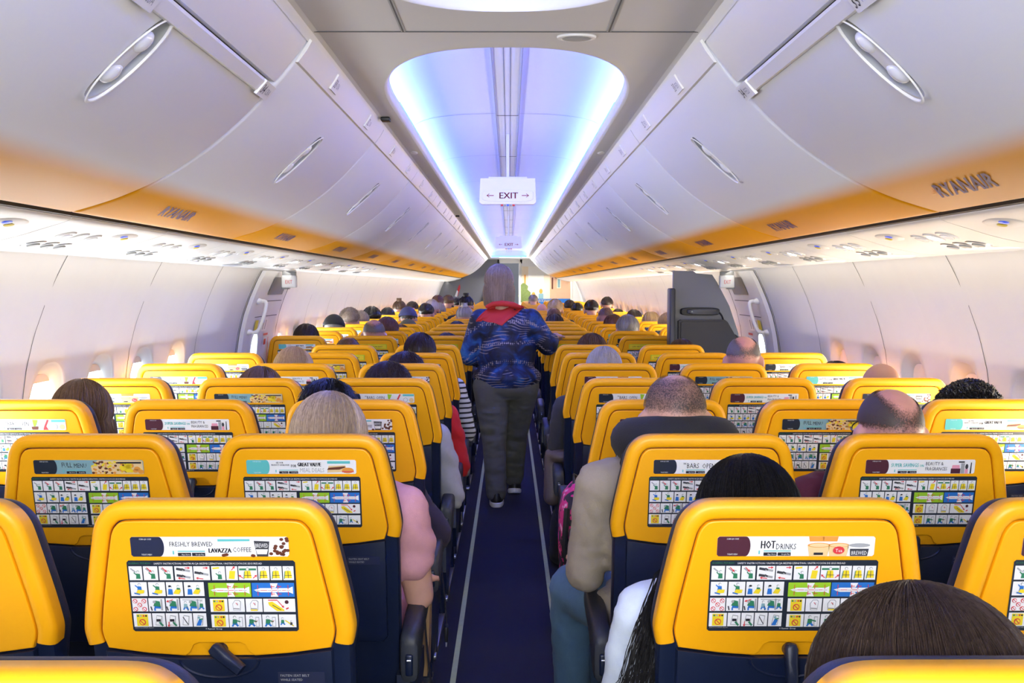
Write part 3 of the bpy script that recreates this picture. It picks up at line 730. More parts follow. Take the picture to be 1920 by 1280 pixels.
    for i, (a, b) in enumerate(((548, 645), (652, 732), (738, 886))):
        x, y = cell(a, b, y0, y1); line(x + 30, y - 36, x + 30, y + 34, 10, M['pgrey'], 2)
        mb.poly([S(*p, 3) for p in ((x - 20, y + 6), (x + 24, y + 14), (x + 20, y - 22), (x - 6, y - 28))], M['pgreen']); circ(x - 12, y - 20, 9, M['pgrey'], 4)
        line(x - 14, y + 14, x + 24, y + 16, 14, M['pblue'], 3); line(x - 12, y + 18, x - 12, y + 36, 9, M['pblue'], 3); line(x - 36, y + 10, x - 30, y + 36, 8, M['dgrey'], 2)
        if i == 1: arrow(x + 4, y - 34, x - 24, y - 24)
        if i == 2: person(x - 44, y + 4, .8, M['tealg'], 2, 0, M['pblue']); person(x + 50, y + 2, .8, M['pgreen'], 2, 0, M['pblue']); line(x - 60, y - 32, x + 60, y - 30, 5, M['pgrey'], 2)
    warn(915, 1018, y0 + 4, y1 + 4)
    for i, (a, b) in enumerate(((1024, 1120), (1127, 1226), (1232, 1422))):
        x, y = cell(a, b, y0 + 4, y1 + 4)
        if i < 2:
            pts = ((x - 20, y + 32), (x + 22, y + 32), (x + 28, y - 24), (x + 18, y - 34), (x - 8, y - 34), (x - 24, y - 10)); mb.poly([S(*p, 2) for p in pts], M['pgrey'])
            mb.poly([S(x + (p[0] - x) * .86, y + (p[1] - y) * .9, 3) for p in pts], M['paper']); line(x - 2, y - 18, x + 10, y - 4, 4, M['red'], 4); line(x + 10, y - 18, x + 6, y - 2, 3, M['pgrey'], 4); line(x - 18, y + 18, x + 18, y + 20, 4, M['dgrey'], 4)
            if i: line(x - 20, y + 28, x + 20, y + 28, 9, M['pyel'], 4)
        else:
            mb.poly([S(*p, 2) for p in ((x - 66, y - 20), (x - 40, y - 24), (x + 28, y + 26), (x + 30, y + 36), (x - 14, y + 36), (x - 60, y))], M['pyel']); line(x - 40, y - 4, x + 10, y + 28, 4, M['dgrey'], 3)
            line(x - 64, y - 34, x - 8, y - 34, 6, M['red'], 3); arrow(x - 8, y - 30, x + 20, y + 4); circ(x + 46, y - 22, 12, M['maroon'], 3); line(x + 40, y + 22, x + 56, y + 14, 8, M['red'], 3)
    y0, y1 = 790, 875
    warn(450, 556, y0, y1); warn(915, 1018, y0 + 8, y1 + 4)
    for i, (a, b) in enumerate(((562, 638), (644, 718), (724, 800), (806, 886), (1022, 1115), (1121, 1215), (1220, 1314), (1320, 1422))):
        x, y = cell(a, b, y0 + (8 if i > 3 else 0), y1 + (4 if i > 3 else 0))
        if i < 4:
            pts = ((x - 22, y + 32), (x + 16, y + 34), (x + 24, y - 26), (x - 10, y - 32)); mb.poly([S(*p, 2) for p in pts], M['pgrey']); mb.poly([S(x + (p[0] - x) * .8, y + (p[1] - y) * .85, 3) for p in pts], M['paper'])
            if i < 2: r(x - 12, y - 8, x + 14, y + 8, M['ink'], 4); line(x + 6, y + 10, x + 26, y + 34, 12, M['pgreen'], 5); arrow(x - 18, y + 8, x - 20, y + 28, 5) if i else 0
            elif i == 2: line(x - 14, y - 22, x + 14, y + 26, 5, M['dgrey'], 4)
            else: mb.poly([S(*p, 4) for p in ((x - 22, y + 34), (x + 4, y + 34), (x + 16, y), (x - 2, y - 10))], M['pblue']); line(x, y - 6, x + 20, y - 10, 8, M['pgreen'], 5); circ(x - 2, y - 18, 8, M['tealg'], 5)
        elif i < 7:
            person(x - 14, y + 2, 1.0, M['pgreen'], 2, 0, M['pblue']); r(x + 12, y - 26, x + 34, y + 36, M['pgrey'], 2); r(x + 15, y - 22, x + 31, y + 32, M['paper'], 3); line(x - 6, y - 6, x + 22, y + 2, 8, M['pgreen'], 5)
            if i > 4: line(x + 8, y + 6, x + 26, y - 6, 3, M['red'], 5)
        else:
            line(x - 14, y - 4, x + 36, y + 32, 7, M['pyel'], 2); person(x - 30, y + 2, .7, M['pgreen'], 2, 0, M['pblue']); person(x + 22, y + 14, .5, M['dgrey'], 3, 0)
    parts['safety_card'] = mb.mesh('safety_card', smooth=False)
    # adverts
    A0, A1, B0, B1 = -0.1335, 0.1285, 1.0255, 1.0605
    def advert(kind):
        mb = MB()
        def S(x, y, k): return SP(lerp(A0, A1, (x - 475) / 915), lerp(B1, B0, (y - 320) / 120), 0.0006 + 0.0007 * k)
        def poly(pts, m, k): mb.poly([S(a, b, k) for a, b in pts], m)
        def circ(x, y, rad, m, k, n=14, sy=1): poly([(x + rad * math.cos(-2 * PI * i / n), y + sy * rad * math.sin(-2 * PI * i / n)) for i in range(n)], m, k)
        base = M['tealg'] if kind == 'menu' else M['paper']
        cap = {'coffee': 'pnavy', 'drinks': 'maroon', 'savings': 'maroon', 'menu': 'cardbg', 'bar': 'cardbg', 'deals': 'teal', 'vest': 'pyel'}[kind]
        poly([(485, 440), (1380, 440), (1390, 430), (1390, 330), (1380, 320), (485, 320), (475, 330), (475, 430)], base if kind != 'vest' else M['pyel'], 0)
        tx = lambda x0, y0: (lambda x, y: S(x0 + x, y0 - y, 1))
        if kind == 'vest':
            poly([(485, 434), (1380, 434), (1380, 326), (485, 326)], M['lime'], 1); poly([(495, 428), (1370, 428), (1370, 332), (495, 332)], M['pyel'], 2)
            put_text(mb, 'LIFE VEST UNDER YOUR SEAT', lambda x, y: S(560 + x, 396 - y, 3), 0, 0, 30, M['ink'], w=720)
            return mb.mesh('advert_card', smooth=False)
        cp = [(640 + 28 * math.cos(a), 380 + 60 * math.sin(a)) for a in [PI / 2 - PI * i / 12 for i in range(13)]]
        poly([(485, 440)] + cp + [(485, 320), (475, 330), (475, 430)], M[cap], 1)
        put_text(mb, 'SCAN QR CODE', lambda x, y: S(528 + x, 338 - y, 2), 0, 0, 9, M['paper'], w=70); put_text(mb, "TODAY'S MENU", lambda x, y: S(535 + x, 432 - y, 2), 0, 0, 10, M['paper'], w=60)
        T = M['ink']
        if kind == 'coffee':
            put_text(mb, 'FRESHLY BREWED', tx(698, 378), 0, 0, 29, T, w=252); put_text(mb, 'LAVAZZA', tx(922, 416), 0, 0, 27, T, w=132, bold=2); put_text(mb, 'COFFEE', tx(1064, 412), 0, 0, 29, T, w=108)
            poly([(980, 348), (1166, 346), (1166, 334), (980, 334)], M['teal'], 1)
            poly([(1204, 440), (1268, 440), (1280, 348), (1190, 344)], M['dgrey'], 1); poly([(1206, 425), (1262, 425), (1270, 395), (1200, 395)], M['paper'], 2); put_text(mb, 'BREWED', lambda x, y: S(1198 + x, 385 - y, 2), 0, 0, 26, M['paper'], w=74)
            rr = random.Random(3)
            for i in range(26):
                bx_, by_ = (rr.uniform(1285, 1385), rr.uniform(375, 432)) if i < 17 else (rr.uniform(1345, 1385), rr.uniform(328, 362)) if i < 21 else (rr.uniform(990, 1050), rr.uniform(425, 435)) if i < 24 else (rr.uniform(1150, 1200), rr.uniform(425, 435))
                circ(bx_, by_, 12, M['coffee'], 1 + i % 3, 8, .8)
        elif kind == 'drinks':
            put_text(mb, 'HOT', tx(725, 392), 0, 0, 48, T, w=85, bold=1); put_text(mb, 'DRINKS', tx(815, 398), 0, 0, 36, T, w=118)
            for x, c1, w in ((1065, M['orange'], 66), (1180, M['red'], 62), (1300, M['pgrey'], 72)):
                poly([(x - w * .8, 440), (x + w * .8, 440), (x + w, 372), (x - w, 372)], M['cream'] if c1 != M['pgrey'] else M['paper'], 1); circ(x, 372, w, M['orange'] if c1 != M['pgrey'] else M['signw'], 2, 16, .22); circ(x, 372, w * .86, M['cream'] if c1 != M['pgrey'] else M['pgrey'], 3, 16, .2)
            circ(1180, 402, 34, M['red'], 4, 14, .7); put_text(mb, 'Tea', lambda x, y: S(1160 + x, 412 - y, 5), 0, 0, 20, M['paper'], w=40); poly([(1250, 438), (1350, 438), (1356, 394), (1246, 394)], M['dgrey'], 2); put_text(mb, 'BREWED', lambda x, y: S(1254 + x, 430 - y, 3), 0, 0, 24, M['paper'], w=92)
            for x in (1050, 1130): poly([(x - 40, 350), (x + 40, 350), (x + 46, 320), (x - 46, 320)], M['orange'], 1)
            poly([(1036, 430), (1090, 430), (1090, 416), (1036, 416)], M['ink'], 4)
        elif kind == 'savings':
            put_text(mb, 'SUPER SAVINGS', tx(686, 382), 0, 0, 32, M['teal'], w=230, bold=1); put_text(mb, 'ON', tx(925, 382), 0, 0, 22, M['teal'], w=34, bold=1)
            put_text(mb, 'BEAUTY &', tx(974, 368), 0, 0, 30, T, w=150); put_text(mb, 'FRAGRANCES', tx(974, 412), 0, 0, 30, T, w=184)
            poly([(1190, 438), (1270, 438), (1270, 396), (1190, 396)], M['maroon'], 1); poly([(1196, 396), (1264, 396), (1260, 366), (1200, 366)], M['pink'], 1); poly([(1272, 438), (1304, 438), (1304, 350), (1272, 350)], M['pgrey'], 1); poly([(1250, 346), (1300, 346), (1300, 334), (1250, 334)], M['ink'], 1)
            poly([(1308, 438), (1334, 438), (1334, 400), (1308, 400)], M['pink'], 1); circ(1321, 380, 13, M['dgrey'], 1, 10, 1.8); poly([(1350, 438), (1362, 438), (1360, 344), (1353, 344)], M['ink'], 1)
        elif kind == 'menu':
            put_text(mb, 'FULL', tx(706, 382), 0, 0, 42, T, w=88); put_text(mb, 'MENU', tx(808, 386), 0, 0, 38, T, w=106)
            poly([(960, 440), (1385, 440), (1385, 324), (1010, 324), (950, 380)], M['cream'], 1); rr = random.Random(8)
            for i in range(60): circ(rr.uniform(960, 1260), rr.uniform(335, 432), rr.uniform(7, 15), (M['orange'], M['coffee'], M['coffee'], M['pyel'])[i % 4], 2 + i % 3, 7, .8)
            for i in range(16): circ(rr.uniform(1200, 1370), rr.uniform(345, 425), rr.uniform(18, 28), (M['pyel'], M['orange'], M['pyel'])[i % 3], 3 + i % 3, 9, .7)
            poly([(1180, 348), (1376, 348), (1376, 334), (1180, 334)], M['ink'], 6)
        elif kind == 'bar':
            put_text(mb, 'THE', tx(722, 360), 0, 0, 14, T, w=24, bold=1); put_text(mb, 'BARS', tx(750, 392), 0, 0, 44, T, w=104); put_text(mb, 'OPEN', tx(880, 394), 0, 0, 44, T, w=108)
            poly([(1020, 436), (1085, 436), (1092, 400), (1012, 400)], M['coffee'], 1); poly([(1040, 398), (1060, 398), (1090, 330), (1030, 324)], M['lime'], 2); poly([(1140, 438), (1200, 438), (1176, 400), (1210, 330), (1190, 324), (1152, 400)], M['red'], 1)
            poly([(1235, 352), (1385, 352), (1385, 326), (1235, 326)], M['teal'], 1); circ(1272, 402, 30, M['pgrey'], 1); circ(1272, 402, 25, M['paper'], 2); circ(1350, 405, 30, M['cream'], 1)
        elif kind == 'deals':
            put_text(mb, 'SEE OUR', tx(722, 350), 0, 0, 14, T, w=60, bold=1); put_text(mb, 'PRODUCT CATALOGUE', tx(682, 370), 0, 0, 14, T, w=150, bold=1); put_text(mb, 'FOR', tx(845, 382), 0, 0, 24, T, w=44, bold=1)
            put_text(mb, 'GREAT VALUE', tx(898, 374), 0, 0, 32, T, w=196, bold=2); put_text(mb, 'MEAL DEALS', tx(918, 424), 0, 0, 36, M['pgrey'], w=204)
            poly([(1150, 352), (1340, 352), (1340, 330), (1150, 330)], M['teal'], 1); poly([(1146, 430), (1260, 424), (1310, 400), (1300, 366), (1160, 370)], M['cream'], 1); poly([(1146, 405), (1250, 402), (1300, 384), (1296, 374), (1160, 386)], M['coffee'], 2); circ(1320, 410, 50, M['orange'], 2, 14, .5); poly([(1270, 424), (1370, 424), (1370, 416), (1270, 416)], M['red'], 3)
        if kind not in ():
            for x in (746, 828): poly([(x, 436), (x + 76, 436), (x + 76, 416), (x, 416)], M['ink'], 2)
            put_text(mb, 'App Store', lambda x, y: S(768 + x, 430 - y, 3), 0, 0, 9, M['paper'], w=48); put_text(mb, 'Google Play', lambda x, y: S(848 + x, 430 - y, 3), 0, 0, 9, M['paper'], w=50)
            poly([(746, 410), (904, 410), (904, 404), (746, 404)], M['teal'], 2)
            poly([(716, 426), (724, 426), (724, 404), (716, 404)], M['teal'], 2)
        return mb.mesh('advert_card', smooth=False)
    for k in ('coffee', 'drinks', 'savings', 'menu', 'bar', 'deals', 'vest'): parts['ad_' + k] = advert(k)
    # seat cushion, legs, armrests
    mb = MB(); mb.box((0, 0.39, 0.435), (0.45, 0.46, 0.10), M['navyd'], bev=0.035); parts['seat_cushion'] = mb.mesh('seat_cushion')
    mb = MB(); mb.box((0, 0.38, 0.375), (0.46, 0.44, 0.03), M['navy'], bev=0.01); mb.tube([(-0.24, 0.28, 0.34), (0.24, 0.28, 0.34)], 0.02, M['metal'], 10); mb.tube([(-0.24, 0.52, 0.34), (0.24, 0.52, 0.34)], 0.02, M['metal'], 10); parts['seat_frame'] = mb.mesh('seat_frame')
    mb = MB(); mb.tube([(0, 0.25, 0.35), (0, 0.20, 0.18), (0, 0.10, 0.012)], 0.018, M['navy'], 10); mb.tube([(0, 0.55, 0.35), (0, 0.60, 0.012)], 0.018, M['navy'], 10); mb.box((0, 0.35, 0.011), (0.035, 0.60, 0.018), M['metal'], bev=0.004); parts['leg'] = mb.mesh('leg')
    mb = MB()
    rings = []
    for y, zt, zb, w in ((0.085, 0.585, 0.50, 0.014), (0.088, 0.60, 0.490, 0.021), (0.10, 0.614, 0.488, 0.025), (0.14, 0.622, 0.50, 0.026), (0.22, 0.628, 0.555, 0.026), (0.34, 0.632, 0.570, 0.026), (0.41, 0.630, 0.578, 0.025), (0.435, 0.620, 0.588, 0.021), (0.445, 0.610, 0.596, 0.012)):
        zc, hz = (zt + zb) / 2, (zt - zb) / 2; rings.append([(superell(w, hz, a, 4)[0], y, zc + superell(w, hz, a, 4)[1]) for a in [2 * PI * k / 16 for k in range(16)]])
    mb.loft(rings, M['grip']); parts['armrest'] = mb.mesh('armrest')
    mb = MB(); mb.box((0, 0.0835, 0.535), (0.019, 0.012, 0.055), M['navy'], bev=0.005); mb.tube([(-0.005, 0.078, 0.548), (0.005, 0.078, 0.548)], 0.003, M['metal'], 8); parts['recline_button'] = mb.mesh('release_latch')
    mb = MB(); mb.loft([[(x, y, z) for y, z in ((0.11, 0.50), (0.19, 0.50), (0.22, 0.46), (0.46, 0.44), (0.56, 0.42), (0.57, 0.36), (0.30, 0.26), (0.14, 0.24), (0.095, 0.34))] for x in (-0.016, 0.016)], M['navy']); parts['side_panel'] = mb.mesh('side_panel', angle=25)
    return parts
PT = seat_parts()
ROW0 = 0.93
ROWS = [ROW0 + 0.762 * k for k in range(8)] + [7.40 + 0.762 * k for k in range(23)]
COLX = {'A': -1.505, 'B': -0.995, 'C': -0.487, 'D': 0.487, 'E': 0.995, 'F': 1.505}
AD = {(1, 'C'): 'coffee', (2, 'C'): 'deals', (2, 'B'): 'menu', (3, 'A'): 'bar', (3, 'B'): 'savings', (3, 'C'): 'coffee', (4, 'A'): 'drinks', (4, 'B'): 'menu', (4, 'C'): 'bar', (5, 'A'): 'bar', (5, 'B'): 'savings', (5, 'C'): 'coffee', (6, 'A'): 'drinks', (6, 'B'): 'menu', (6, 'C'): 'coffee', (7, 'B'): 'vest', (7, 'C'): 'vest', (8, 'A'): 'deals', (8, 'B'): 'vest', (8, 'C'): 'vest',
      (1, 'D'): 'drinks', (2, 'D'): 'bar', (2, 'E'): 'savings', (3, 'D'): 'drinks', (3, 'E'): 'menu', (3, 'F'): 'deals', (4, 'D'): 'bar', (4, 'E'): 'savings', (4, 'F'): 'coffee', (5, 'D'): 'drinks', (5, 'E'): 'menu', (5, 'F'): 'deals', (6, 'D'): 'menu', (6, 'E'): 'savings', (6, 'F'): 'bar', (7, 'D'): 'vest', (7, 'E'): 'vest', (8, 'D'): 'vest', (8, 'E'): 'vest'}
ADW = {'coffee': 'a coffee advert', 'drinks': 'a hot drinks advert', 'savings': 'a beauty savings advert', 'menu': 'a full menu advert', 'bar': 'a bar advert', 'deals': 'a meal deals advert', 'vest': 'a yellow notice'}
ORD = ['nearest row', 'first full row', 'second full row', 'third full row', 'fourth full row', 'fifth full row', 'sixth full row', 'seventh full row', 'eighth full row', 'ninth full row', 'tenth row', 'eleventh row', 'twelfth row', 'thirteenth row', 'fourteenth row', 'fifteenth row', 'sixteenth row', 'seventeenth row', 'eighteenth row', 'nineteenth row', 'twentieth row', 'twenty first row', 'twenty second row', 'twenty third row', 'twenty fourth row', 'twenty fifth row', 'twenty sixth row', 'twenty seventh row', 'twenty eighth row', 'twenty ninth row', 'thirtieth row']
PLACE = {'A': 'left window', 'B': 'left middle', 'C': 'left aisle', 'D': 'right aisle', 'E': 'right middle', 'F': 'right window'}
rs = random.Random(11)
def part(name, key, parent, loc=None): return mesh_obj(name, PT[key], None, parent, loc)
for r, y in enumerate(ROWS):
    for c, x in COLX.items():
        if r == 7 and c in 'AF': continue          # no window seats beside the exit doors
        if r == 8 and c == 'F': continue
        if r == 0 and c in 'AF': continue
        s = empty('passenger_seat', (x, y, 0))
        if r == 1 and c == 'B': ad = 'menu'
        ad = AD.get((r, c)) or rs.choice(['coffee', 'drinks', 'savings', 'menu', 'bar', 'deals'])
        lab = 'yellow and navy %s seat in the %s' % (PLACE[c], ORD[r])
        if (r, c) in AD: lab += ' with ' + ADW[ad]
        tag(s, lab, 'seat', 'yellow and navy passenger seats')
        part('shell_frame', 'shell_frame', s); part('backrest', 'backrest', s)
        pn = part('back_panel', 'back_panel', s)
        if r < 16:
            part('advert_card', 'ad_' + ad, s); part('safety_card', 'safety_card', s)
        if r < 14:
            part('latch_recess', 'latch_recess', s)
            l = part('table_latch', 'table_latch', s, SP(0.0, 0.8555, 0.002)); 
            ang = -55 if (r, c) == (1, 'C') else 0
            l.rotation_euler = (-math.atan(LEAN), R(ang), 0)
        part('lower_back', 'lower_back', s); tt = part('tray_table', 'tray_table', s)
        if r < 5: part('belt_notice', 'belt_notice', tt)
        if True:
            part('seat_cushion', 'seat_cushion', s); part('seat_frame', 'seat_frame', s)
        if c in 'CD' or (r < 6 and c in 'BE'):
            sgn = 1 if c in 'CB' else -1
            ar = part('armrest', 'armrest', s, (sgn * 0.246, 0, 0))
            if r < 12 and c in 'CD': part('release_latch', 'recline_button', ar)
            if c in 'CD': part('side_panel', 'side_panel', s, (sgn * 0.228, 0, 0)); part('leg', 'leg', s, (sgn * 0.19, 0, 0)); part('leg', 'leg', s, (-sgn * 0.19, 0, 0))
        else: part('leg', 'leg', s, (0.19 if c in 'AB' else -0.19, 0, 0))

# ------------------------------------------------------------------ signs, doors, partition, forward bulkhead
def exit_sign(y, lab):
    e = empty('exit_sign', (0, y, EYE + 0.785)); tag(e, lab, 'sign', 'hanging exit signs')
    b = MB(); zc = -0.785 + 0.487
    def ring(yy, k): return [(x * k, yy, zc + z) for x, z in ((-0.148, -0.055), (-0.135, -0.066), (0.135, -0.066), (0.148, -0.055), (0.142, 0.066), (-0.142, 0.066))]
    b.loft([ring(-0.028, 0.985), ring(-0.022, 1), ring(0.022, 1), ring(0.028, 0.985)], M['signw']); 
    b.box((0, 0, zc + 0.07), (0.20, 0.05, 0.01), M['signw'], bev=0.003); b.box((0, 0, -0.115), (0.016, 0.016, 0.23), M['vault'], bev=0.004)
    b.build('housing', e, angle=30)
    l = MB(); l.loft([[(x * k, yy, zc - 0.022 + z * k) for x, z in [superell(0.134, 0.030, 2 * PI * i / 32, 5) for i in range(32)]] for yy, k in ((-0.027, 1.0), (-0.032, 0.985), (-0.033, 0.95))], M['signw'])
    fn = lambda x, yy: (x, -0.0335, zc - 0.022 + yy)
    put_text(l, 'EXIT', fn, -0.047, -0.015, 0.032, M['signred'], w=0.098, bold=1)
    for sg in (-1, 1):
        for pts in ([(0.072, -0.0018), (0.108, -0.0018), (0.108, 0.0018), (0.072, 0.0018)], [(0.096, 0.010), (0.110, 0.0), (0.096, -0.010), (0.094, -0.008), (0.105, 0.0), (0.094, 0.008)]):
            l.poly([fn(sg * a, b_) for a, b_ in pts], M['signred'])
    l.build('sign_face', e, smooth=False)
    q = MB()
    for x, m in ((-0.030, M['red']), (-0.015, M['pgrey']), (0.0, M['lblue']), (0.015, M['pgrey']), (0.030, M['red'])): q.box((x, -0.01, zc - 0.070), (0.012, 0.03, 0.008), m)
    q.build('call_lights', e, smooth=False)
exit_sign(5.42, 'white hanging exit sign with two arrows, nearer of the two')
exit_sign(11.75, 'white hanging exit sign with two arrows, farther of the two')
# side exit signs at the doors
for s, side in ((-1, 'left'), (1, 'right')):
    e = empty('door_exit_sign', (s * 1.49, 7.10, EYE + 0.085)); tag(e, 'small white box exit sign above the %s cabin door' % side, 'sign')
    b = MB(); b.box((0, 0, -0.055), (0.10, 0.05, 0.085), M['signw'], bev=0.008); b.box((s * 0.03, 0.03, -0.06), (0.05, 0.07, 0.095), M['dish'], bev=0.008); b.box((0, 0, 0.0), (0.09, 0.04, 0.03), M['dish'], bev=0.004); b.build('housing', e)
    b = MB(); put_text(b, 'EXIT', lambda x, y: (x, -0.0256, -0.07 + y), -0.024, 0, 0.026, M['red'], w=0.048); b.build('sign_lettering', e, smooth=False)
# cabin doors beside the exits
def wp(s, y, h, off=0.0): return (s * (wallx(h) + off), y, EYE + h)
for s, side, num in ((-1, 'left', 1), (1, 'right', 2)):
    d = empty('door_%d' % num, (0, 0, 0)); struct(d)
    b = MB(); hs = [lerp(0.10, -1.3, i / 24) for i in range(25)]
    for y0, y1, o in ((DOOR[0], DOOR[0] + 0.012, -0.012), (DOOR[1] - 0.012, DOOR[1], -0.012)):
        b.loft([[wp(s, y0, h, o) for h in hs], [wp(s, y1, h, o) for h in hs]], M['line'], cap=False, closed=False)
    b.loft([[wp(s, DOOR[0] + 0.08, h, -0.006) for h in hs], [wp(s, DOOR[0] + 0.10, h, -0.028) for h in hs], [wp(s, DOOR[1] - 0.12, h, -0.028) for h in hs], [wp(s, DOOR[1] - 0.10, h, -0.006) for h in hs]], M['wall'], cap=False, closed=False)
    b.build('door_panel', d)
    b = MB(); b.loft([[wp(s, y, h, -0.032) for h in (0.06, 0.0, -0.06)] for y in (7.05, 7.50)], M['greyp'], cap=False, closed=False); b.build('upper_recess', d)
    b = MB(); b.loft([[wp(s, y, h, -0.032) for h in (-0.10, -0.105)] for y in (6.9, 7.55)], M['line'], cap=False, closed=False)
    b.loft([[wp(s, y, h, -0.032) for h in (-0.205, -0.21)] for y in (6.9, 7.55)], M['line'], cap=False, closed=False); b.build('panel_lines', d)
    pts = [wp(s, 6.86, -0.10, -0.03), wp(s, 6.86, -0.105, -0.08), wp(s, 6.85, -0.16, -0.10), wp(s, 6.84, -0.24, -0.10), wp(s, 6.83, -0.30, -0.085), wp(s, 6.83, -0.305, -0.03)]
    b = MB(); b.tube(spline(pts, 5), 0.012, M['white'], 10); b.ell(pts[0], (0.03, 0.03, 0.02), M['white']); b.ell(pts[-1], (0.03, 0.03, 0.02), M['white']); b.build('assist_handle', d)
    b = MB(); 
    def q4(y0, y1, h0, h1, m, o=-0.033): b.add([wp(s, y0, h0, o), wp(s, y1, h0, o), wp(s, y1, h1, o), wp(s, y0, h1, o)], [(0, 1, 2, 3)], m)
    q4(6.95, 7.03, -0.23, -0.31, M['pyel']); q4(7.035, 7.30, -0.22, -0.31, M['paper'])
    for k in range(4): q4(7.06 + .06 * k, 7.085 + .06 * k, -0.235, -0.30, M['pgrey'], -0.034)
    q4(7.25, 7.38, -0.33, -0.345, M['red']); q4(7.25, 7.36, -0.36, -0.42, M['paper']); q4(7.28, 7.34, -0.37, -0.41, M['red'], -0.034); q4(7.39, 7.405, -0.36, -0.62, M['red'])
    b.build('instruction_placard', d, smooth=False)
    b = MB(); ov = [superell(0.085, 0.15, 2 * PI * j / 28, 3.5) for j in range(28)]
    b.loft([[wp(s, 7.02 + a * k, -0.475 + c_ * k, o) for a, c_ in ov] for k, o in ((1.25, -0.029), (1.2, -0.036), (1.02, -0.034), (1.0, -0.028))], M['wall'], cap=False); b.build('window_surround', d)
    b = MB(); b.loft([[wp(s, 7.02 + a, -0.475 + c_, o) for a, c_ in ov] for o in (-0.0295, -0.0285)], M['pane']); b.build('door_window', d)
M['padd'] = mat('black_vinyl_pad', (0.020, 0.020, 0.028), 0.45)
# partition with folding attendant seat, right of the aisle beyond the door
pt = empty('attendant_partition', (0, 7.15, 0)); tag(pt, 'grey partition wall with folded black attendant seat beside the right door', 'partition')
b = MB()
ol = [(1.135, 0.0), (1.50, 0.0), (1.56, 0.5), (1.60, 1.0), (1.585, 1.15), (1.52, 1.34), (1.435, 1.5), (1.40, 1.553), (1.29, 1.562), (1.27, 1.578), (1.135, 1.58)]
b.loft([[(x, yy, z) for x, z in ol] for yy in (0.0, 0.045)], M['greyp']); b.build('wall_panel', pt, angle=25)
b = MB(); b.box((1.118, -0.02, 0.73), (0.040, 0.13, 1.46), M['dgrey'], bev=0.012); b.build('edge_post', pt)
b = MB(); b.loft([[(x, yy, z) for x, z in ((1.165, 1.235), (1.165, 1.0), (1.595, 1.0), (1.575, 1.10), (1.50, 1.23), (1.48, 1.245), (1.18, 1.245))] for yy in (-0.001, -0.02, -0.05)], M['padd'])
b.loft([[(x, yy, z) for x, z in ((1.18, 1.225), (1.18, 1.01), (1.58, 1.01), (1.565, 1.10), (1.495, 1.215), (1.47, 1.232), (1.195, 1.232))] for yy in (-0.05, -0.062)], M['padd']); b.build('folded_seat', pt, angle=30)
b = MB(); b.box((1.35, -0.035, 0.80), (0.40, 0.07, 0.34), M['dgrey'], bev=0.02); b.build('seat_pan', pt)
hs_ = empty('handset', (1.315, -0.004, 1.30)); hs_.parent = pt; COL.objects
b = MB(); b.loft([[(x * k, yy, z * k) for x, z in [superell(0.135, 0.028, 2 * PI * i / 32, 4) for i in range(32)]] for yy, k in ((0, 1), (-0.02, 1), (-0.028, 0.93))], M['black']); b.build('cradle', hs_)
b = MB(); b.loft([[(0.018 + x * k, yy, z * k) for x, z in [superell(0.108, 0.020, 2 * PI * i / 32, 4) for i in range(32)]] for yy, k in ((-0.028, 1), (-0.048, 1), (-0.056, 0.85))], M['dgrey']); b.ell((-0.06, -0.056, 0.0), (0.006, 0.004, 0.006), M['metal']); b.build('receiver', hs_)
b = MB(); b.tube(spline([(0.13, -0.02, -0.005), (0.15, -0.02, -0.03), (0.17, -0.02, -0.08), (0.215, -0.02, -0.15), (0.23, -0.02, -0.165)], 5), 0.006, M['black'], 8); b.build('cord', hs_)
b = MB(); b.tube([(0.235 + 0.022 * math.cos(a), -0.02, -0.185 + 0.022 * math.sin(a)) for a in [2 * PI * k / 20 for k in range(21)]], 0.008, M['black'], 8); b.build('ring', hs_)
# ---- forward end: galley opening on the left, mural on the right
Y = CABIN_END
b = MB()
b.box((-1.0, Y, 1.12), (1.52, 0.05, 2.24), M['greyp']); b.box((1.02, Y, 1.12), (1.5, 0.05, 2.24), M['white']); b.box((0.02, Y, 2.14), (0.6, 0.05, 0.22), M['white'])
struct(b.build('wall_front', smooth=False))
b = MB(); b.box((0, Y + 2.2, 1.1), (2.6, 0.05, 2.3), M['dgrey']); struct(b.build('wall_galley', smooth=False))
b = MB(); b.box((0.262, Y - 0.04, 1.03), (0.05, 0.05, 2.06), M['white'], bev=0.01); b.box((-0.25, Y - 0.04, 1.03), (0.04, 0.05, 2.06), M['dgrey'], bev=0.01); struct(b.build('door_3'))
mu = empty('wall_mural', (0, Y - 0.03, 0)); tag(mu, 'bright printed mural of an old town street on the front wall right of the aisle', 'mural')
b = MB(); 
def mq(x0, z0, x1, z1, m, k=0): b.add([(x0, -0.004 - 0.002 * k, z0), (x1, -0.004 - 0.002 * k, z0), (x1, -0.004 - 0.002 * k, z1), (x0, -0.004 - 0.002 * k, z1)], [(0, 1, 2, 3)], m)
M['mcream'] = mat('mural_cream', (0.85, 0.70, 0.50), 0.5); M['mterra'] = mat('mural_terracotta', (0.70, 0.42, 0.26), 0.5, noise_amt=.1, nscale=12); M['msky'] = mat('mural_sky', (0.85, 0.83, 0.75), 0.5); M['mleaf'] = mat('mural_leaves', (0.16, 0.22, 0.06), 0.6, noise_amt=.4, nscale=25)
mq(0.29, 0.9, 1.55, 1.95, M['msky']); mq(0.32, 1.2, 0.47, 1.95, M['mcream'], 1); mq(0.37, 1.45, 0.41, 1.75, M['orange'], 2); mq(0.85, 1.1, 1.0, 1.75, M['mcream'], 1); mq(1.0, 1.1, 1.5, 1.75, M['mterra'], 1); mq(1.04, 1.4, 1.08, 1.68, M['coffee'], 2); mq(1.17, 1.42, 1.27, 1.70, M['mcream'], 2); mq(1.19, 1.44, 1.25, 1.68, M['tealg'], 3)
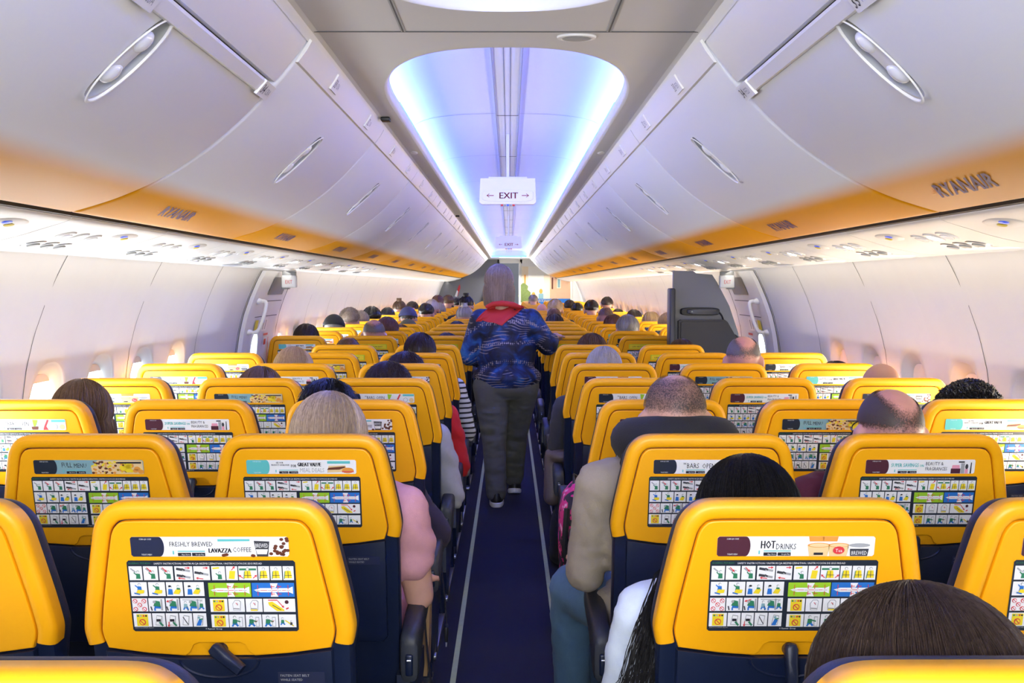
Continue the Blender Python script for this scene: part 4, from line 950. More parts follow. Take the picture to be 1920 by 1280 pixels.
for x, z, a, dd in ((0.36, 1.42, .10, 0), (0.40, 1.26, .12, 1), (0.33, 1.20, .10, 2), (0.5, 1.18, .07, 3)): b.poly([(x + a * (1 + .2 * math.sin(5 * t)) * math.cos(t), -0.012 - 0.002 * dd, z + a * 1.3 * math.sin(t)) for t in [2 * PI * k / 16 for k in range(16)]], M['mleaf'])
for x, z in ((0.78, 1.30), (0.60, 1.22)): b.poly([(x + .045 * math.cos(t), -0.013, z + .05 + .06 * math.sin(t)) for t in [2 * PI * k / 12 for k in range(12)]], M['orange']); mq(x - .06, z - .17, x + .06, z - .01, M['tealg'], 5)
mq(0.70, 0.9, 1.5, 1.165, M['pblue'], 6); put_text(b, 'RYANAIR', lambda x, y: (0.72 + x, -0.02, 1.085 + y), 0, 0, 0.07, M['paper'], w=0.42, bold=2)
b.build('mural_print', mu, smooth=False)
f = MB(); f.poly([(-1.30, Y - 0.035, 1.25), (-1.26, Y - 0.035, 1.22), (-1.19, Y - 0.035, 1.42), (-1.20, Y - 0.035, 1.52), (-1.24, Y - 0.035, 1.46)], M['red']); f.poly([(-1.33, Y - 0.037, 1.22), (-1.27, Y - 0.037, 1.21), (-1.24, Y - 0.037, 1.34), (-1.27, Y - 0.037, 1.38)], M['paper'])
tag(f.build('wall_sticker', smooth=False), 'small red and white sticker on the grey front wall at left', 'sticker')
f = MB(); f.loft([[(x, Y - 0.06, z) for x, z in ((-0.72, 1.0), (-0.60, 1.36), (-0.52, 1.42), (-0.28, 1.42), (-0.28, 1.0))], [(x, Y - 0.03, z) for x, z in ((-0.72, 1.0), (-0.60, 1.36), (-0.52, 1.42), (-0.28, 1.42), (-0.28, 1.0))]], M['dgrey']); tag(f.build('galley_curtain', angle=30), 'dark grey folded curtain at the front wall left of the aisle', 'curtain')
# ------------------------------------------------------------------ people
from mathutils.bvhtree import BVHTree
HC = Vector((0, 0.20, 1.143)); HR = Vector((0.077, 0.098, 0.092))
def stubble_mat(name, col, skin):
    m = bpy.data.materials.new(name); m.use_nodes = True; nt = m.node_tree; b = nt.nodes['Principled BSDF']; out = nt.nodes['Material Output']
    b.inputs['Base Color'].default_value = (*col, 1); b.inputs['Roughness'].default_value = 0.6
    at = nt.nodes.new('ShaderNodeAttribute'); at.attribute_name = 'dens'
    tc = nt.nodes.new('ShaderNodeTexCoord'); n = nt.nodes.new('ShaderNodeTexNoise'); n.inputs['Scale'].default_value = 260; n.inputs['Detail'].default_value = 3
    n2 = nt.nodes.new('ShaderNodeTexNoise'); n2.inputs['Scale'].default_value = 22
    nt.links.new(tc.outputs['Object'], n.inputs['Vector']); nt.links.new(tc.outputs['Object'], n2.inputs['Vector'])
    a1 = nt.nodes.new('ShaderNodeMath'); a1.operation = 'MULTIPLY_ADD'; a1.inputs[1].default_value = 0.9; nt.links.new(n.outputs[0], a1.inputs[0]); nt.links.new(at.outputs['Fac'], a1.inputs[2])
    a2 = nt.nodes.new('ShaderNodeMath'); a2.operation = 'MULTIPLY_ADD'; a2.inputs[1].default_value = 0.35; nt.links.new(n2.outputs[0], a2.inputs[0]); nt.links.new(a1.outputs[0], a2.inputs[2])
    mr = nt.nodes.new('ShaderNodeMapRange'); mr.inputs[1].default_value = 0.95; mr.inputs[2].default_value = 1.45; nt.links.new(a2.outputs[0], mr.inputs[0])
    tr = nt.nodes.new('ShaderNodeBsdfTransparent'); mx = nt.nodes.new('ShaderNodeMixShader')
    nt.links.new(mr.outputs[0], mx.inputs[0]); nt.links.new(tr.outputs[0], mx.inputs[1]); nt.links.new(b.outputs[0], mx.inputs[2]); nt.links.new(mx.outputs[0], out.inputs[0])
    return m
SK = {'light': mat('skin_light', (0.60, 0.33, 0.24), 0.5, noise_amt=0.10, nscale=30, sss=0.1, bump=0.1, bscale=150), 'tan': mat('skin_tan', (0.42, 0.215, 0.13), 0.5, noise_amt=0.1, nscale=30, sss=0.08, bump=0.1, bscale=150),
      'pinkish': mat('skin_pinkish', (0.62, 0.30, 0.24), 0.45, noise_amt=0.12, nscale=25, sss=0.1, bump=0.1, bscale=150)}
HM = {'brown': hair_mat('hair_brown', (0.012, 0.007, 0.005), (0.075, 0.042, 0.026)), 'black': hair_mat('hair_black', (0.003, 0.003, 0.0035), (0.014, 0.013, 0.014), 0.32), 'ash': hair_mat('hair_ash_brown', (0.09, 0.055, 0.032), (0.66, 0.50, 0.34)),
      'blonde': hair_mat('hair_blonde', (0.22, 0.13, 0.05), (0.72, 0.54, 0.30)), 'grey': hair_mat('hair_grey', (0.16, 0.15, 0.14), (0.52, 0.50, 0.48)), 'auburn': hair_mat('hair_auburn', (0.05, 0.018, 0.010), (0.20, 0.085, 0.04)),
      'dark': hair_mat('hair_dark_brown', (0.008, 0.005, 0.004), (0.060, 0.038, 0.028)), 'mix': hair_mat('hair_greying_brown', (0.09, 0.06, 0.045), (0.42, 0.34, 0.27)), 'silver': hair_mat('hair_silver', (0.30, 0.27, 0.27), (0.66, 0.62, 0.62)),
      'mid': hair_mat('hair_mid_brown', (0.045, 0.024, 0.013), (0.20, 0.12, 0.07))}
ST = {'dark': stubble_mat('stubble_dark', (0.028, 0.022, 0.02), None), 'grey': stubble_mat('stubble_grey', (0.13, 0.115, 0.11), None), 'brown': stubble_mat('stubble_brown', (0.055, 0.038, 0.030), None)}
CL = {k: mat('cloth_' + k, c, 0.85, noise_amt=0.08, nscale=60, bump=0.25, bscale=350, sheen=0.03) for k, c in {
    'beige': (0.32, 0.265, 0.195), 'white': (0.62, 0.70, 0.82), 'pinkish': (0.66, 0.32, 0.34), 'plum': (0.022, 0.015, 0.035), 'pale_grey': (0.36, 0.37, 0.41), 'scarlet': (0.60, 0.015, 0.015), 'black': (0.010, 0.010, 0.012),
    'denim': (0.055, 0.115, 0.19), 'pale_denim': (0.18, 0.25, 0.34), 'cream': (0.50, 0.44, 0.38), 'maroon': (0.10, 0.012, 0.02), 'charcoal': (0.03, 0.03, 0.035), 'navy': (0.015, 0.02, 0.06), 'olive': (0.125, 0.125, 0.095), 'khaki': (0.09, 0.10, 0.07), 'indigo': (0.06, 0.07, 0.20), 'magenta': (0.60, 0.02, 0.16)}.items()}
def stripes():
    m = mat('cloth_striped', (0.5, 0.52, 0.52), 0.85); nt = m.node_tree; b = nt.nodes['Principled BSDF']
    tc = nt.nodes.new('ShaderNodeTexCoord'); w = nt.nodes.new('ShaderNodeTexWave'); w.bands_direction = 'Z'; w.inputs['Scale'].default_value = 11; w.inputs['Distortion'].default_value = 1.0; w.inputs['Detail Scale'].default_value = 0.6
    cr = nt.nodes.new('ShaderNodeValToRGB'); cr.color_ramp.interpolation = 'CONSTANT'; cr.color_ramp.elements[0].color = (0.012, 0.012, 0.015, 1); cr.color_ramp.elements[1].position = 0.30; cr.color_ramp.elements[1].color = (0.55, 0.57, 0.56, 1)
    nt.links.new(tc.outputs['Object'], w.inputs['Vector']); nt.links.new(w.outputs[0], cr.inputs[0]); nt.links.new(cr.outputs[0], b.inputs['Base Color']); return m
CL['striped'] = stripes()
def head_prims(c, k=1.0):
    c = Vector(c); V = lambda x, y, z: c + Vector((x, y, z)) * k
    return [('e', V(0, -0.004, 0.0), (0.077 * k, 0.096 * k, 0.092 * k)), ('e', V(0, 0.028, -0.062), (0.058 * k, 0.070 * k, 0.066 * k)), ('e', V(0, 0.062, -0.10), (0.030 * k, 0.028 * k, 0.022 * k)),
            ('c', V(0, 0.095, -0.020), 0.010 * k, V(0, 0.112, -0.050), 0.014 * k), ('e', V(0, 0.088, -0.078), (0.024 * k, 0.012 * k, 0.009 * k)), ('e', V(0, 0.082, 0.002), (0.052 * k, 0.018 * k, 0.012 * k)),
            ('e', V(0.086, -0.006, -0.036), (0.013 * k, 0.023 * k, 0.035 * k)), ('e', V(-0.086, -0.006, -0.036), (0.013 * k, 0.023 * k, 0.035 * k)),
            ('e', V(0, -0.045, -0.070), (0.058 * k, 0.050 * k, 0.055 * k))]
def hand_prims(w, d, side, k=1.0, down=Vector((0, 0, -1))):
    """palm, four unequal bent fingers and a thumb; w wrist, d pointing direction"""
    w = Vector(w); d = Vector(d).normalized(); n = down.normalized(); a = d.cross(n).normalized() * side
    out = [('c', w, 0.024 * k, w + d * 0.035 * k, 0.026 * k)]
    for i, ln in enumerate((0.066, 0.074, 0.069, 0.054)):
        q = (1.5 - i) * 0.0195 * k; b = w + d * 0.078 * k + a * q
        out.append(('c', w + d * 0.03 * k + a * q * 0.7, 0.015 * k, b, 0.011 * k)); m_ = b + (d * 0.9 + n * 0.35) * ln * 0.5 * k; e = m_ + (d * 0.55 + n * 0.8) * ln * 0.5 * k
        out += [('c', b, 0.0095 * k, m_, 0.0088 * k), ('c', m_, 0.0088 * k, e, 0.0075 * k)]
    t0 = w + d * 0.022 * k + a * 0.022 * k; t1 = t0 + (d * 0.6 + a * 0.75 + n * .1) * 0.04 * k; t2 = t1 + (d * 0.9 + a * 0.2 + n * .3) * 0.028 * k
    return out + [('c', t0, 0.014 * k, t1, 0.0105 * k), ('c', t1, 0.0105 * k, t2, 0.0085 * k)]
def arm_pts(side, pose):
    sh = Vector((side * 0.180, 0.235, 0.945))
    if pose == 'out': return sh, Vector((side * 0.222, 0.305, 0.695)), Vector((side * 0.205, 0.52, 0.675))
    if pose == 'wide': return Vector((side * 0.190, 0.245, 0.935)), Vector((side * 0.250, 0.30, 0.685)), Vector((side * 0.19, 0.50, 0.67))
    if pose == 'reach': return Vector((side * 0.200, 0.245, 0.935)), Vector((side * 0.350, 0.30, 0.705)), Vector((side * 0.30, 0.52, 0.67))
    return sh, Vector((side * 0.215, 0.32, 0.69)), Vector((side * 0.09, 0.50, 0.60))
BODY = {}
def folds(me, amp, seed):
    """creases of cloth: ridged noise pulled along the limbs"""
    nr = [v.normal.copy() for v in me.vertices]
    for v, n in zip(me.vertices, nr):
        c = v.co; a = noise.noise(Vector((c.x * 7 + seed, c.y * 7, c.z * 15 + c.x * 14))); b = noise.noise(Vector((c.x * 22, c.y * 16 + seed, c.z * 34 + c.y * 20)))
        k = (abs(a) * 2 - 0.5) * amp + (abs(b) - 0.25) * amp * 0.55
        v.co = c + n * k
def body_meshes(poseL='in', poseR='in', short=False, knee=None, stocky=1.0):
    key = (poseL, poseR, short, knee, stocky)
    if key in BODY: return BODY[key]
    k = stocky
    torso = [('e', (0, 0.37, 0.56), (0.170 * k, 0.13, 0.12)), ('c', (0, 0.36, 0.60), 0.125, (0, 0.29, 0.80), 0.125), ('e', (0, 0.275, 0.82), (0.165 * k, 0.118, 0.17)), ('c', (-0.13 * k, 0.245, 0.945), 0.060, (0.13 * k, 0.245, 0.945), 0.060)]
    neck = [('c', (0, 0.225, 0.96), 0.062, (0, 0.195, 1.07), 0.052)]
    legs_ = []; lc = []
    for s in (-1, 1):
        kx = s * 0.13 if not (knee == s) else s * 0.23
        a, b, c_ = Vector((s * 0.095, 0.42, 0.56)), Vector((kx, 0.62 if knee == s else 0.74, 0.555)), Vector((kx, 0.74, 0.14))
        legs_ += [('c', a, 0.088, b, 0.066), ('c', b, 0.062, c_, 0.042)]
    arms = []; sl = []
    for s, ps in ((-1, poseL), (1, poseR)):
        a, b, c_ = arm_pts(s, ps); a = Vector((a.x * (0.5 + 0.5 * k), a.y, a.z))
        arms += [('c', a, 0.052, b, 0.040), ('c', b, 0.040, c_, 0.028)] + hand_prims(c_, (c_ - b).normalized(), -s, 0.95)
        if short: sl += [('c', a, 0.068, a.lerp(b, 0.55), 0.062)]
        else: sl += [('c', a, 0.066, b, 0.056), ('c', b, 0.056, b.lerp(c_, 0.95), 0.040)]
    skin = organic('person_body', torso + neck + head_prims(HC) + arms + legs_, 0.0085, 3)
    top = []
    for p in torso: top.append(('e', p[1], tuple(r + 0.014 for r in p[2])) if p[0] == 'e' else ('c', p[1], p[2] + 0.014, p[3], p[4] + 0.014))
    top.append(('c', (0, 0.235, 0.96), 0.082, (0, 0.222, 1.005), 0.070))
    shirt = organic('top_garment', top + sl, 0.011, 3)
    tr = organic('trousers', [(p[0], p[1], p[2] + 0.014, p[3], p[4] + 0.014) for p in legs_] + [('e', (0, 0.38, 0.55), (0.182 * k, 0.135, 0.10))], 0.014, 3)
    folds(shirt, 0.007, 0.0); folds(tr, 0.005, 3.0)
    BODY[key] = (skin, shirt, tr); return BODY[key]

# hair: a scalp shell plus locks lying over it
TILT = Matrix.Rotation(R(-22), 3, 'X')
def hdir(th, ph):
    d = TILT @ Vector((math.sin(th) * math.sin(ph), math.sin(th) * math.cos(ph), math.cos(th))); return d
def hsurf(d, infl, c=HC, rad=HR):
    rr = Vector((rad.x + infl, rad.y + infl, rad.z + infl)); t = 1 / math.sqrt((d.x / rr.x) ** 2 + (d.y / rr.y) ** 2 + (d.z / rr.z) ** 2); return c + d * t
def thmax(ph, style):
    f = (1 - math.cos(ph)) / 2            # 0 front, 1 back
    if style in ('long', 'bob', 'updo'): return R(lerp(78, 120, f ** 0.7))
    return R(lerp(72, 124, f ** 0.75))
HAIR = {}
def hair_mesh(style, infl=0.014, n=900, seed=1, drop=0.20, width=0.0016, messy=0.004, c=HC, rad=HR):
    key = (style, infl, n, seed, drop, messy, tuple(c), tuple(rad))
    if key in HAIR: return HAIR[key]
    rnd = random.Random(seed); mb = MB(); m = M['white']; KP, KT = 40, 16
    rows = []
    for i in range(KT + 1):
        row = []
        for j in range(KP):
            ph = 2 * PI * j / KP; th = thmax(ph, style) * i / KT; d = hdir(th, ph); nz = noise.noise(d * 5 + Vector((seed, 0, 0))) * messy * 1.5
            inf = infl * min(1, 0.35 + (KT - i) / KT * 3) - 0.003
            row.append(hsurf(d, inf + nz, c, rad))
        rows.append(row)
    if style in ('long', 'bob'):
        base = rows[-1]
        for q in range(1, 9):
            row = []
            for j in range(KP):
                ph = 2 * PI * j / KP; f = (1 - math.cos(ph)) / 2; p = base[j].copy(); dz = drop * q / 8 * max(0.0, min(1, (f - 0.18) * 3))
                out = 0.010 * math.sin(PI * q / 8) - 0.006 * q / 8
                v = Vector((p.x - c.x, p.y - c.y, 0)); v = v.normalized() if v.length > 1e-4 else v
                p += v * out * (1 if f > .2 else 0); p.z -= dz; p.y = max(p.y, c.y - 0.108); row.append(p)
            rows.append(row)
    mb.loft(rows, m, cap=False)
    for k_ in range(n):
        ph = rnd.uniform(-PI, PI); f = (1 - math.cos(ph)) / 2; tm = thmax(ph, style); pts = []
        t0 = rnd.uniform(0.0, 0.55) if style != 'long' else rnd.uniform(0, 0.25); lift = infl + rnd.uniform(-0.002, 0.005); swirl = rnd.uniform(-0.25, 0.25) * (3 if style == 'messy' else 1)
        if style in ('short', 'messy', 'curly'): t1 = min(1.0, t0 + rnd.uniform(0.35, 0.6))
        else: t1 = 1.0
        K = 8
        for i in range(K + 1):
            t = lerp(t0, t1, i / K); th = tm * t; d = hdir(th, ph + swirl * i / K * 0.5)
            l = lift * (0.55 + 0.45 * min(1, (1 - t) * 4 + (0.6 if style in ('long', 'bob') else 0)))
            if style == 'messy': l += 0.016 * (i / K) ** 2 * rnd.random()
            p = hsurf(d, l, c, rad)
            if style == 'curly': p = p + Vector((math.sin(i * 1.9 + k_), math.cos(i * 1.9 + k_ * 2), math.sin(i * 2.3 + k_))) * 0.008
            pts.append(p)
        if style in ('long', 'bob') and f > 0.22:
            L = drop * rnd.uniform(0.75, 1.05) * min(1, (f - .18) * 3); e = pts[-1].copy(); v = Vector((e.x - c.x, e.y - c.y, 0)).normalized(); j1 = rnd.uniform(-0.012, 0.012)
            for q in range(1, 7):
                u = q / 6; p = e + v * (0.012 * math.sin(PI * u) - 0.004 * u + rnd.uniform(-.0015, .0015)) + Vector((j1 * u, 0, -L * u)); p.y = max(p.y, c.y - 0.114); pts.append(p)
        w = width * rnd.uniform(0.7, 1.5); N_ = len(pts)
        mb.tube(pts, [w * (1 - 0.75 * i / (N_ - 1)) for i in range(N_)], m, 3, cap=False)
    if style == 'updo':
        mb.ell(c + Vector((0, -0.035, 0.108)), (0.036, 0.036, 0.030), m, 16, 10)
        for q in range(60):
            a = rnd.uniform(0, 2 * PI); cc_ = c + Vector((0, -0.035, 0.108)); mb.tube([cc_ + Vector((0.034 * math.cos(a + t), 0.034 * math.sin(a + t) * math.cos(q), 0.032 * math.sin(q * 1.3 + t))) for t in [x * .3 for x in range(6)]], 0.002, m, 3, cap=False)
    me = mb.mesh('hair'); me.materials.clear(); me.materials.append(None); HAIR[key] = me; return me
def stubble_mesh(kind, seed=0):
    key = ('st', kind)
    if key in HAIR: return HAIR[key]
    mb = MB(); KP, KT = 56, 30; dens = []; rows = []
    for i in range(KT + 1):
        row = []
        for j in range(KP):
            ph = 2 * PI * j / KP; f = (1 - math.cos(ph)) / 2; th = R(lerp(66, 140, f ** 0.8)) * i / KT; d = hdir(th, ph); row.append(hsurf(d, 0.0035 if i < KT - 1 else -0.003))
            edge = min(1, (KT - i) / 8)
            if kind == 'buzz': 
                top = max(0, 1 - math.hypot((d.x) / 0.42, (d.y + 0.05) / 0.55)) * (1 if d.z > 0 else 0); v = 0.62 - 0.9 * top - 0.25 * max(0, -d.z)
            elif kind == 'crown': top = max(0, 1.25 - math.hypot((d.x - 0.10) / 0.52, (d.y + 0.25) / 0.70)) * (1 if d.z > 0 else 0); v = 0.9 - 1.5 * top
            elif kind == 'crown_high': top = max(0, 1.25 - math.hypot(d.x / 0.62, (d.y - 0.1) / 0.9)) * (1 if d.z > 0.1 else 0); v = 0.9 - 1.5 * top
            else: v = 0.55 - d.z * 1.3
            dens.append(max(-0.6, min(1, v)) * edge - (1 - edge) * 0.5)
        rows.append(row)
    mb.loft(rows, M['white'], cap=False); me = mb.mesh('hair'); at = me.attributes.new('dens', 'FLOAT', 'POINT')
    for i, v in enumerate(dens): at.data[i].value = v
    me.materials.clear(); me.materials.append(None); HAIR[key] = me; return me
def cap_mesh(kind):
    key = ('cap', kind)
    if key in HAIR: return HAIR[key]
    mb = MB(); rows = []; KP = 36
    for i in range(13):
        row = []
        for j in range(KP):
            ph = 2 * PI * j / KP; f = (1 - math.cos(ph)) / 2; th = R(lerp(82, 100, f)) * i / 12; d = hdir(th, ph); row.append(hsurf(d, 0.018 + (0.004 if i > 9 and kind == 'beanie' else 0) - (0.004 if i == 12 else 0)))
        rows.append(row)
    mb.loft(rows, M['white'], cap=False)
    if kind == 'cap':
        mb.ell(HC + Vector((0, 0.115, 0.03)), (0.07, 0.075, 0.006), M['white'], 20, 6); mb.ell(HC + Vector((0, -0.02, 0.112)), (0.008, 0.008, 0.005), M['white'])
    if kind == 'hood': pass
    me = mb.mesh(kind); me.materials.clear(); me.materials.append(None); HAIR[key] = me; return me
eyes = MB()
for s in (-1, 1): eyes.ell(HC + Vector((s * 0.030, 0.086, -0.022)), (0.012, 0.009, 0.009), M['signw'], 12, 8); eyes.ell(HC + Vector((s * 0.030, 0.0935, -0.022)), (0.005, 0.003, 0.005), M['ink'], 8, 6)
EYES = eyes.mesh('eyes')
def locate(px, top, row):
    """side offset and crown height of a head seen at that bearing in that row"""
    y = ROWS[row] + 0.20; ang = math.atan((top - 640) / F) + R(3.053); return (px - 955) * y / F + 0.008, EYE - math.tan(ang) * y
TAKEN = set()
def person(row, px, top, label, hair='short', hm='brown', skin='light', cloth='charcoal', legs='navy', pose=('in', 'in'), opt=None, rz=0, short=False, knee=None, stocky=1.0, wide=1.0):
    opt = opt or {}
    if row >= 9:      # settle on the free seat nearest to where the head appears
        best = None
        for r_ in range(max(9, row - 3), min(len(ROWS) - 1, row + 7)):
            xx, zz = locate(px, top, r_)
            for c_, cx_ in COLX.items():
                if (r_, c_) in TAKEN: continue
                sc_ = abs(xx - cx_) * 3 + abs(zz - 1.19) * 1.2 + abs(r_ - row) * 0.02 + (1 if abs(xx) > 1.62 else 0)
                if best is None or sc_ < best[0]: best = (sc_, r_, c_)
        row = best[1]; TAKEN.add((row, best[2]))
    x, zt = locate(px, top, row)
    far = row > 12
    infl = opt.get('infl', 0.016 if hair in ('short', 'long', 'bob', 'updo') else 0.012 if hair in ('messy',) else 0.020 if hair == 'curly' else 0.003)
    crown = HC.z + HR.z + (0.020 if hair in ('beanie', 'cap') else infl)
    p = empty('person', (x, ROWS[row], zt - crown), R(rz)); tag(p, label, 'person')
    if rz: # turn about the head so it stays over its seat
        v = Matrix.Rotation(R(rz), 3, 'Z') @ Vector((HC.x, HC.y, 0)); p.location = (x - v.x, ROWS[row] + HC.y - v.y, zt - crown)
    sk, sh, tr = body_meshes(pose[0], pose[1], short, knee, stocky)
    mesh_obj('body', sk, SK[skin], p); mesh_obj('top_garment', sh, CL[cloth], p)
    if row < 12: mesh_obj('trousers', tr, CL[legs], p)
    mesh_obj('eyes', EYES, None, p)
    if hair in ('buzz', 'crown', 'crown_high', 'bald'): mesh_obj('hair', stubble_mesh(hair), ST[hm], p)
    elif hair in ('beanie', 'cap'):
        mesh_obj('beanie' if hair == 'beanie' else 'cap', cap_mesh(hair), CL[opt.get('cap', 'black')], p); mesh_obj('hair', hair_mesh('short', 0.008, 150, 7), HM[hm], p)
    else:
        n = opt.get('n', 1500 if row < 4 else 800 if row < 8 else 350 if row < 12 else 120)
        mesh_obj('hair', hair_mesh(hair, infl, n, opt.get('seed', 1 + row % 3), opt.get('drop', 0.2), opt.get('w', 0.0013 if row < 4 else 0.0018), opt.get('messy', 0.004), HC, opt.get('rad', HR)), HM[hm], p)
    return p
I = 'in'; O = 'out'
# nearest first
P0 = person(0, 1748, 1106, 'person with thick dark brown hair, head close to the camera at lower right', 'bob', 'dark', 'tan', 'charcoal', opt={'infl': 0.030, 'n': 5000, 'seed': 4, 'w': 0.0010, 'messy': 0.006, 'drop': 0.06, 'rad': Vector((0.092, 0.104, 0.092))})
P1 = person(1, 1408, 856, 'person with long straight black hair and a white jacket, right aisle seat', 'long', 'black', 'light', 'white', pose=('out', I), opt={'infl': 0.016, 'n': 2600, 'drop': 0.42, 'w': 0.0010})
P2 = person(2, 1267, 700, 'person with shaved head, black neck pillow and beige sweater, leaning into the aisle', 'buzz', 'brown', 'light', 'beige', 'denim', pose=('out', I), knee=-1, stocky=1.1)
P3 = person(2, 1674, 727, 'balding person with grey fringe and glasses in the right middle seat', 'crown', 'brown', 'pinkish', 'maroon', stocky=1.15)
person(3, 1822, 716, 'person with curly black hair beside the right windows', 'curly', 'black', 'light', 'charcoal', opt={'infl': 0.022, 'n': 1500, 'w': 0.0022, 'messy': 0.012}, rz=12)
person(4, 1655, 680, 'bald tan headed person beside the right windows', 'bald', 'brown', 'tan', 'charcoal')
person(5, 1570, 678, 'person whose dark hair just shows above a right window seat', 'short', 'dark', 'light', 'charcoal')
person(5, 1395, 629, 'person with pink bald crown and grey sides before the grey partition', 'crown', 'grey', 'pinkish', 'charcoal', rz=-10)
person(5, 1133, 650, 'person with thin silver hair in a right aisle seat', 'short', 'silver', 'pinkish', 'charcoal', opt={'infl': 0.006, 'n': 1800, 'w': 0.0009}, pose=(O, I))
person(7, 1110, 625, 'person with brown parted hair in a right aisle seat behind the silver head', 'bob', 'mid', 'light', 'black', pose=(O, I), opt={'drop': 0.1})
person(7, 1279, 636, 'person whose brown hair top shows by the partition edge post', 'short', 'mid', 'light', 'charcoal')
person(9, 1177, 590, 'person with short grey hair past the yellow seat notice on the right', 'short', 'grey', 'pinkish', 'charcoal')
person(10, 1150, 589, 'person with reddish brown hair left of the short grey head', 'short', 'auburn', 'light', 'charcoal')
person(11, 1159, 579, 'person with dark brown hair above the reddish brown head', 'short', 'dark', 'light', 'charcoal')
person(12, 1136, 575, 'person with close cropped brown head, right side far ahead', 'buzz', 'brown', 'tan', 'charcoal')
person(13, 1138, 556, 'tall person with dark short hair, far right rows', 'short', 'dark', 'tan', 'black')
person(10, 1221, 584, 'person with straight blond hair, far right window side', 'bob', 'blonde', 'light', 'charcoal', opt={'drop': 0.08})
person(11, 1254, 586, 'blond person turned sideways next to the partition', 'bob', 'blonde', 'light', 'charcoal', rz=50, opt={'drop': 0.1, 'infl': 0.008})
person(12, 1082, 567, 'person with spiky black hair right of the standing woman', 'messy', 'black', 'tan', 'black', pose=(O, I))
person(10, 1039, 577, 'person with cropped hair and brown scalp beside the standing woman', 'buzz', 'brown', 'tan', 'charcoal', pose=(O, I))
person(9, 1040, 588, 'person with smooth dark maroon brown hair beside the standing woman', 'bob', 'dark', 'light', 'black', pose=(O, I), opt={'drop': 0.1})
person(12, 1189, 580, 'person with low dark hair at right, beyond the dark brown head', 'short', 'dark', 'light', 'charcoal')
person(16, 1109, 562, 'person with black hair far ahead on the right', 'short', 'black', 'light', 'black')
person(16, 1068, 562, 'person with dark hair far ahead, near the right aisle', 'short', 'dark', 'light', 'charcoal')
person(17, 1041, 560, 'person with blond hair far ahead below the mural', 'short', 'blonde', 'light', 'charcoal')
person(14, 1016, 569, 'person with bald pink head just right of the standing woman', 'bald', 'grey', 'pinkish', 'charcoal')
person(18, 1000, 552, 'person with grey brown hair below the mural plants', 'short', 'mix', 'light', 'charcoal')
# left side
person(3, 150, 712, 'person with layered brown hair in the left window seat', 'bob', 'mid', 'light', 'charcoal', opt={'n': 2200, 'drop': 0.14, 'infl': 0.018, 'w': 0.0013, 'messy': 0.008}, rz=20)
L2 = person(2, 614, 736, 'person with straight ash brown hair and pink shirt in the left aisle seat', 'long', 'ash', 'light', 'pinkish', 'pinkish', pose=(I, 'out'), short=True, opt={'n': 3400, 'drop': 0.24, 'infl': 0.018, 'w': 0.0011}, stocky=1.12)
person(3, 613, 711, 'person with black hair showing above the ash brown head', 'messy', 'black', 'tan', 'plum', 'pale_denim', pose=(I, 'reach'), opt={'n': 1300})
person(4, 727, 679, 'person with tousled dark brown hair, left aisle seat in pale grey sweater', 'messy', 'dark', 'light', 'pale_grey', pose=(I, 'wide'), opt={'n': 1800, 'w': 0.0015})
person(4, 486, 688, 'person with brown parted hair low behind a left middle seat', 'short', 'mid', 'light', 'charcoal', opt={'n': 1500})
person(5, 549, 651, 'person with smooth blonde hair in a left middle seat', 'long', 'blonde', 'light', 'charcoal', opt={'n': 1800, 'drop': 0.2, 'w': 0.0013})
person(5, 760, 660, 'person with wavy dark hair, left aisle seat, red sleeve', 'messy', 'dark', 'light', 'scarlet', pose=(I, 'wide'), opt={'seed': 9})
person(6, 787, 624, 'person with sleek combed back dark hair, left aisle seat', 'short', 'dark', 'light', 'striped', pose=(I, 'wide'), opt={'infl': 0.010, 'n': 1400, 'w': 0.0011})
person(8, 574, 607, 'person with black hair beside the left windows past the door', 'short', 'dark', 'light', 'scarlet')
person(7, 652, 631, 'person whose cropped dark hair just clears a left middle seat', 'buzz', 'dark', 'tan', 'charcoal')
person(8, 701, 598, 'bald pink headed person among the left middle seats', 'crown_high', 'grey', 'pinkish', 'charcoal')
person(10, 626, 588, 'person in black beanie beside the left windows', 'beanie', 'grey', 'light', 'charcoal')
person(11, 655, 577, 'person with curly grey brown hair behind the black beanie', 'curly', 'mix', 'light', 'charcoal', opt={'infl': 0.02})
person(12, 676, 582, 'person with wavy grey hair right of the curly grey brown head', 'short', 'mix', 'light', 'charcoal')
person(13, 697, 574, 'person with round black hair by the left windows, far ahead', 'short', 'black', 'light', 'black', opt={'infl': 0.03})
person(15, 727, 576, 'person with low black hair right of the round black head', 'short', 'black', 'light', 'black')
person(11, 765, 574, 'person in dark blue knitted hat on the left side', 'beanie', 'dark', 'light', 'navy', opt={'cap': 'indigo'})
person(10, 765, 597, 'person in olive cap on the left side', 'cap', 'mid', 'light', 'charcoal', opt={'cap': 'khaki'})
person(9, 750, 608, 'person with auburn hair just behind the olive cap', 'bob', 'auburn', 'light', 'charcoal', opt={'drop': 0.1})
person(11, 726, 594, 'person with low brown hair between the bald head and the blue hat', 'short', 'auburn', 'light', 'charcoal')
person(13, 773, 565, 'person with dark short hair looking right, face in profile', 'short', 'dark', 'light', 'charcoal', rz=-60, opt={'infl': 0.007})
person(16, 749, 563, 'person with tall brown hair bun near the left windows, far ahead', 'updo', 'mid', 'light', 'charcoal')
person(13, 823, 567, 'person with smooth grey hair far ahead on the left', 'bob', 'grey', 'light', 'charcoal', opt={'drop': 0.08})
person(11, 871, 573, 'person with grey blonde top bun left of the standing woman', 'updo', 'grey', 'light', 'black')
person(10, 857, 602, 'person with low dark hair in a left aisle seat before the top bun', 'short', 'black', 'light', 'black')
person(9, 868, 603, 'person with brown hair partly behind the standing woman', 'short', 'mid', 'light', 'charcoal')
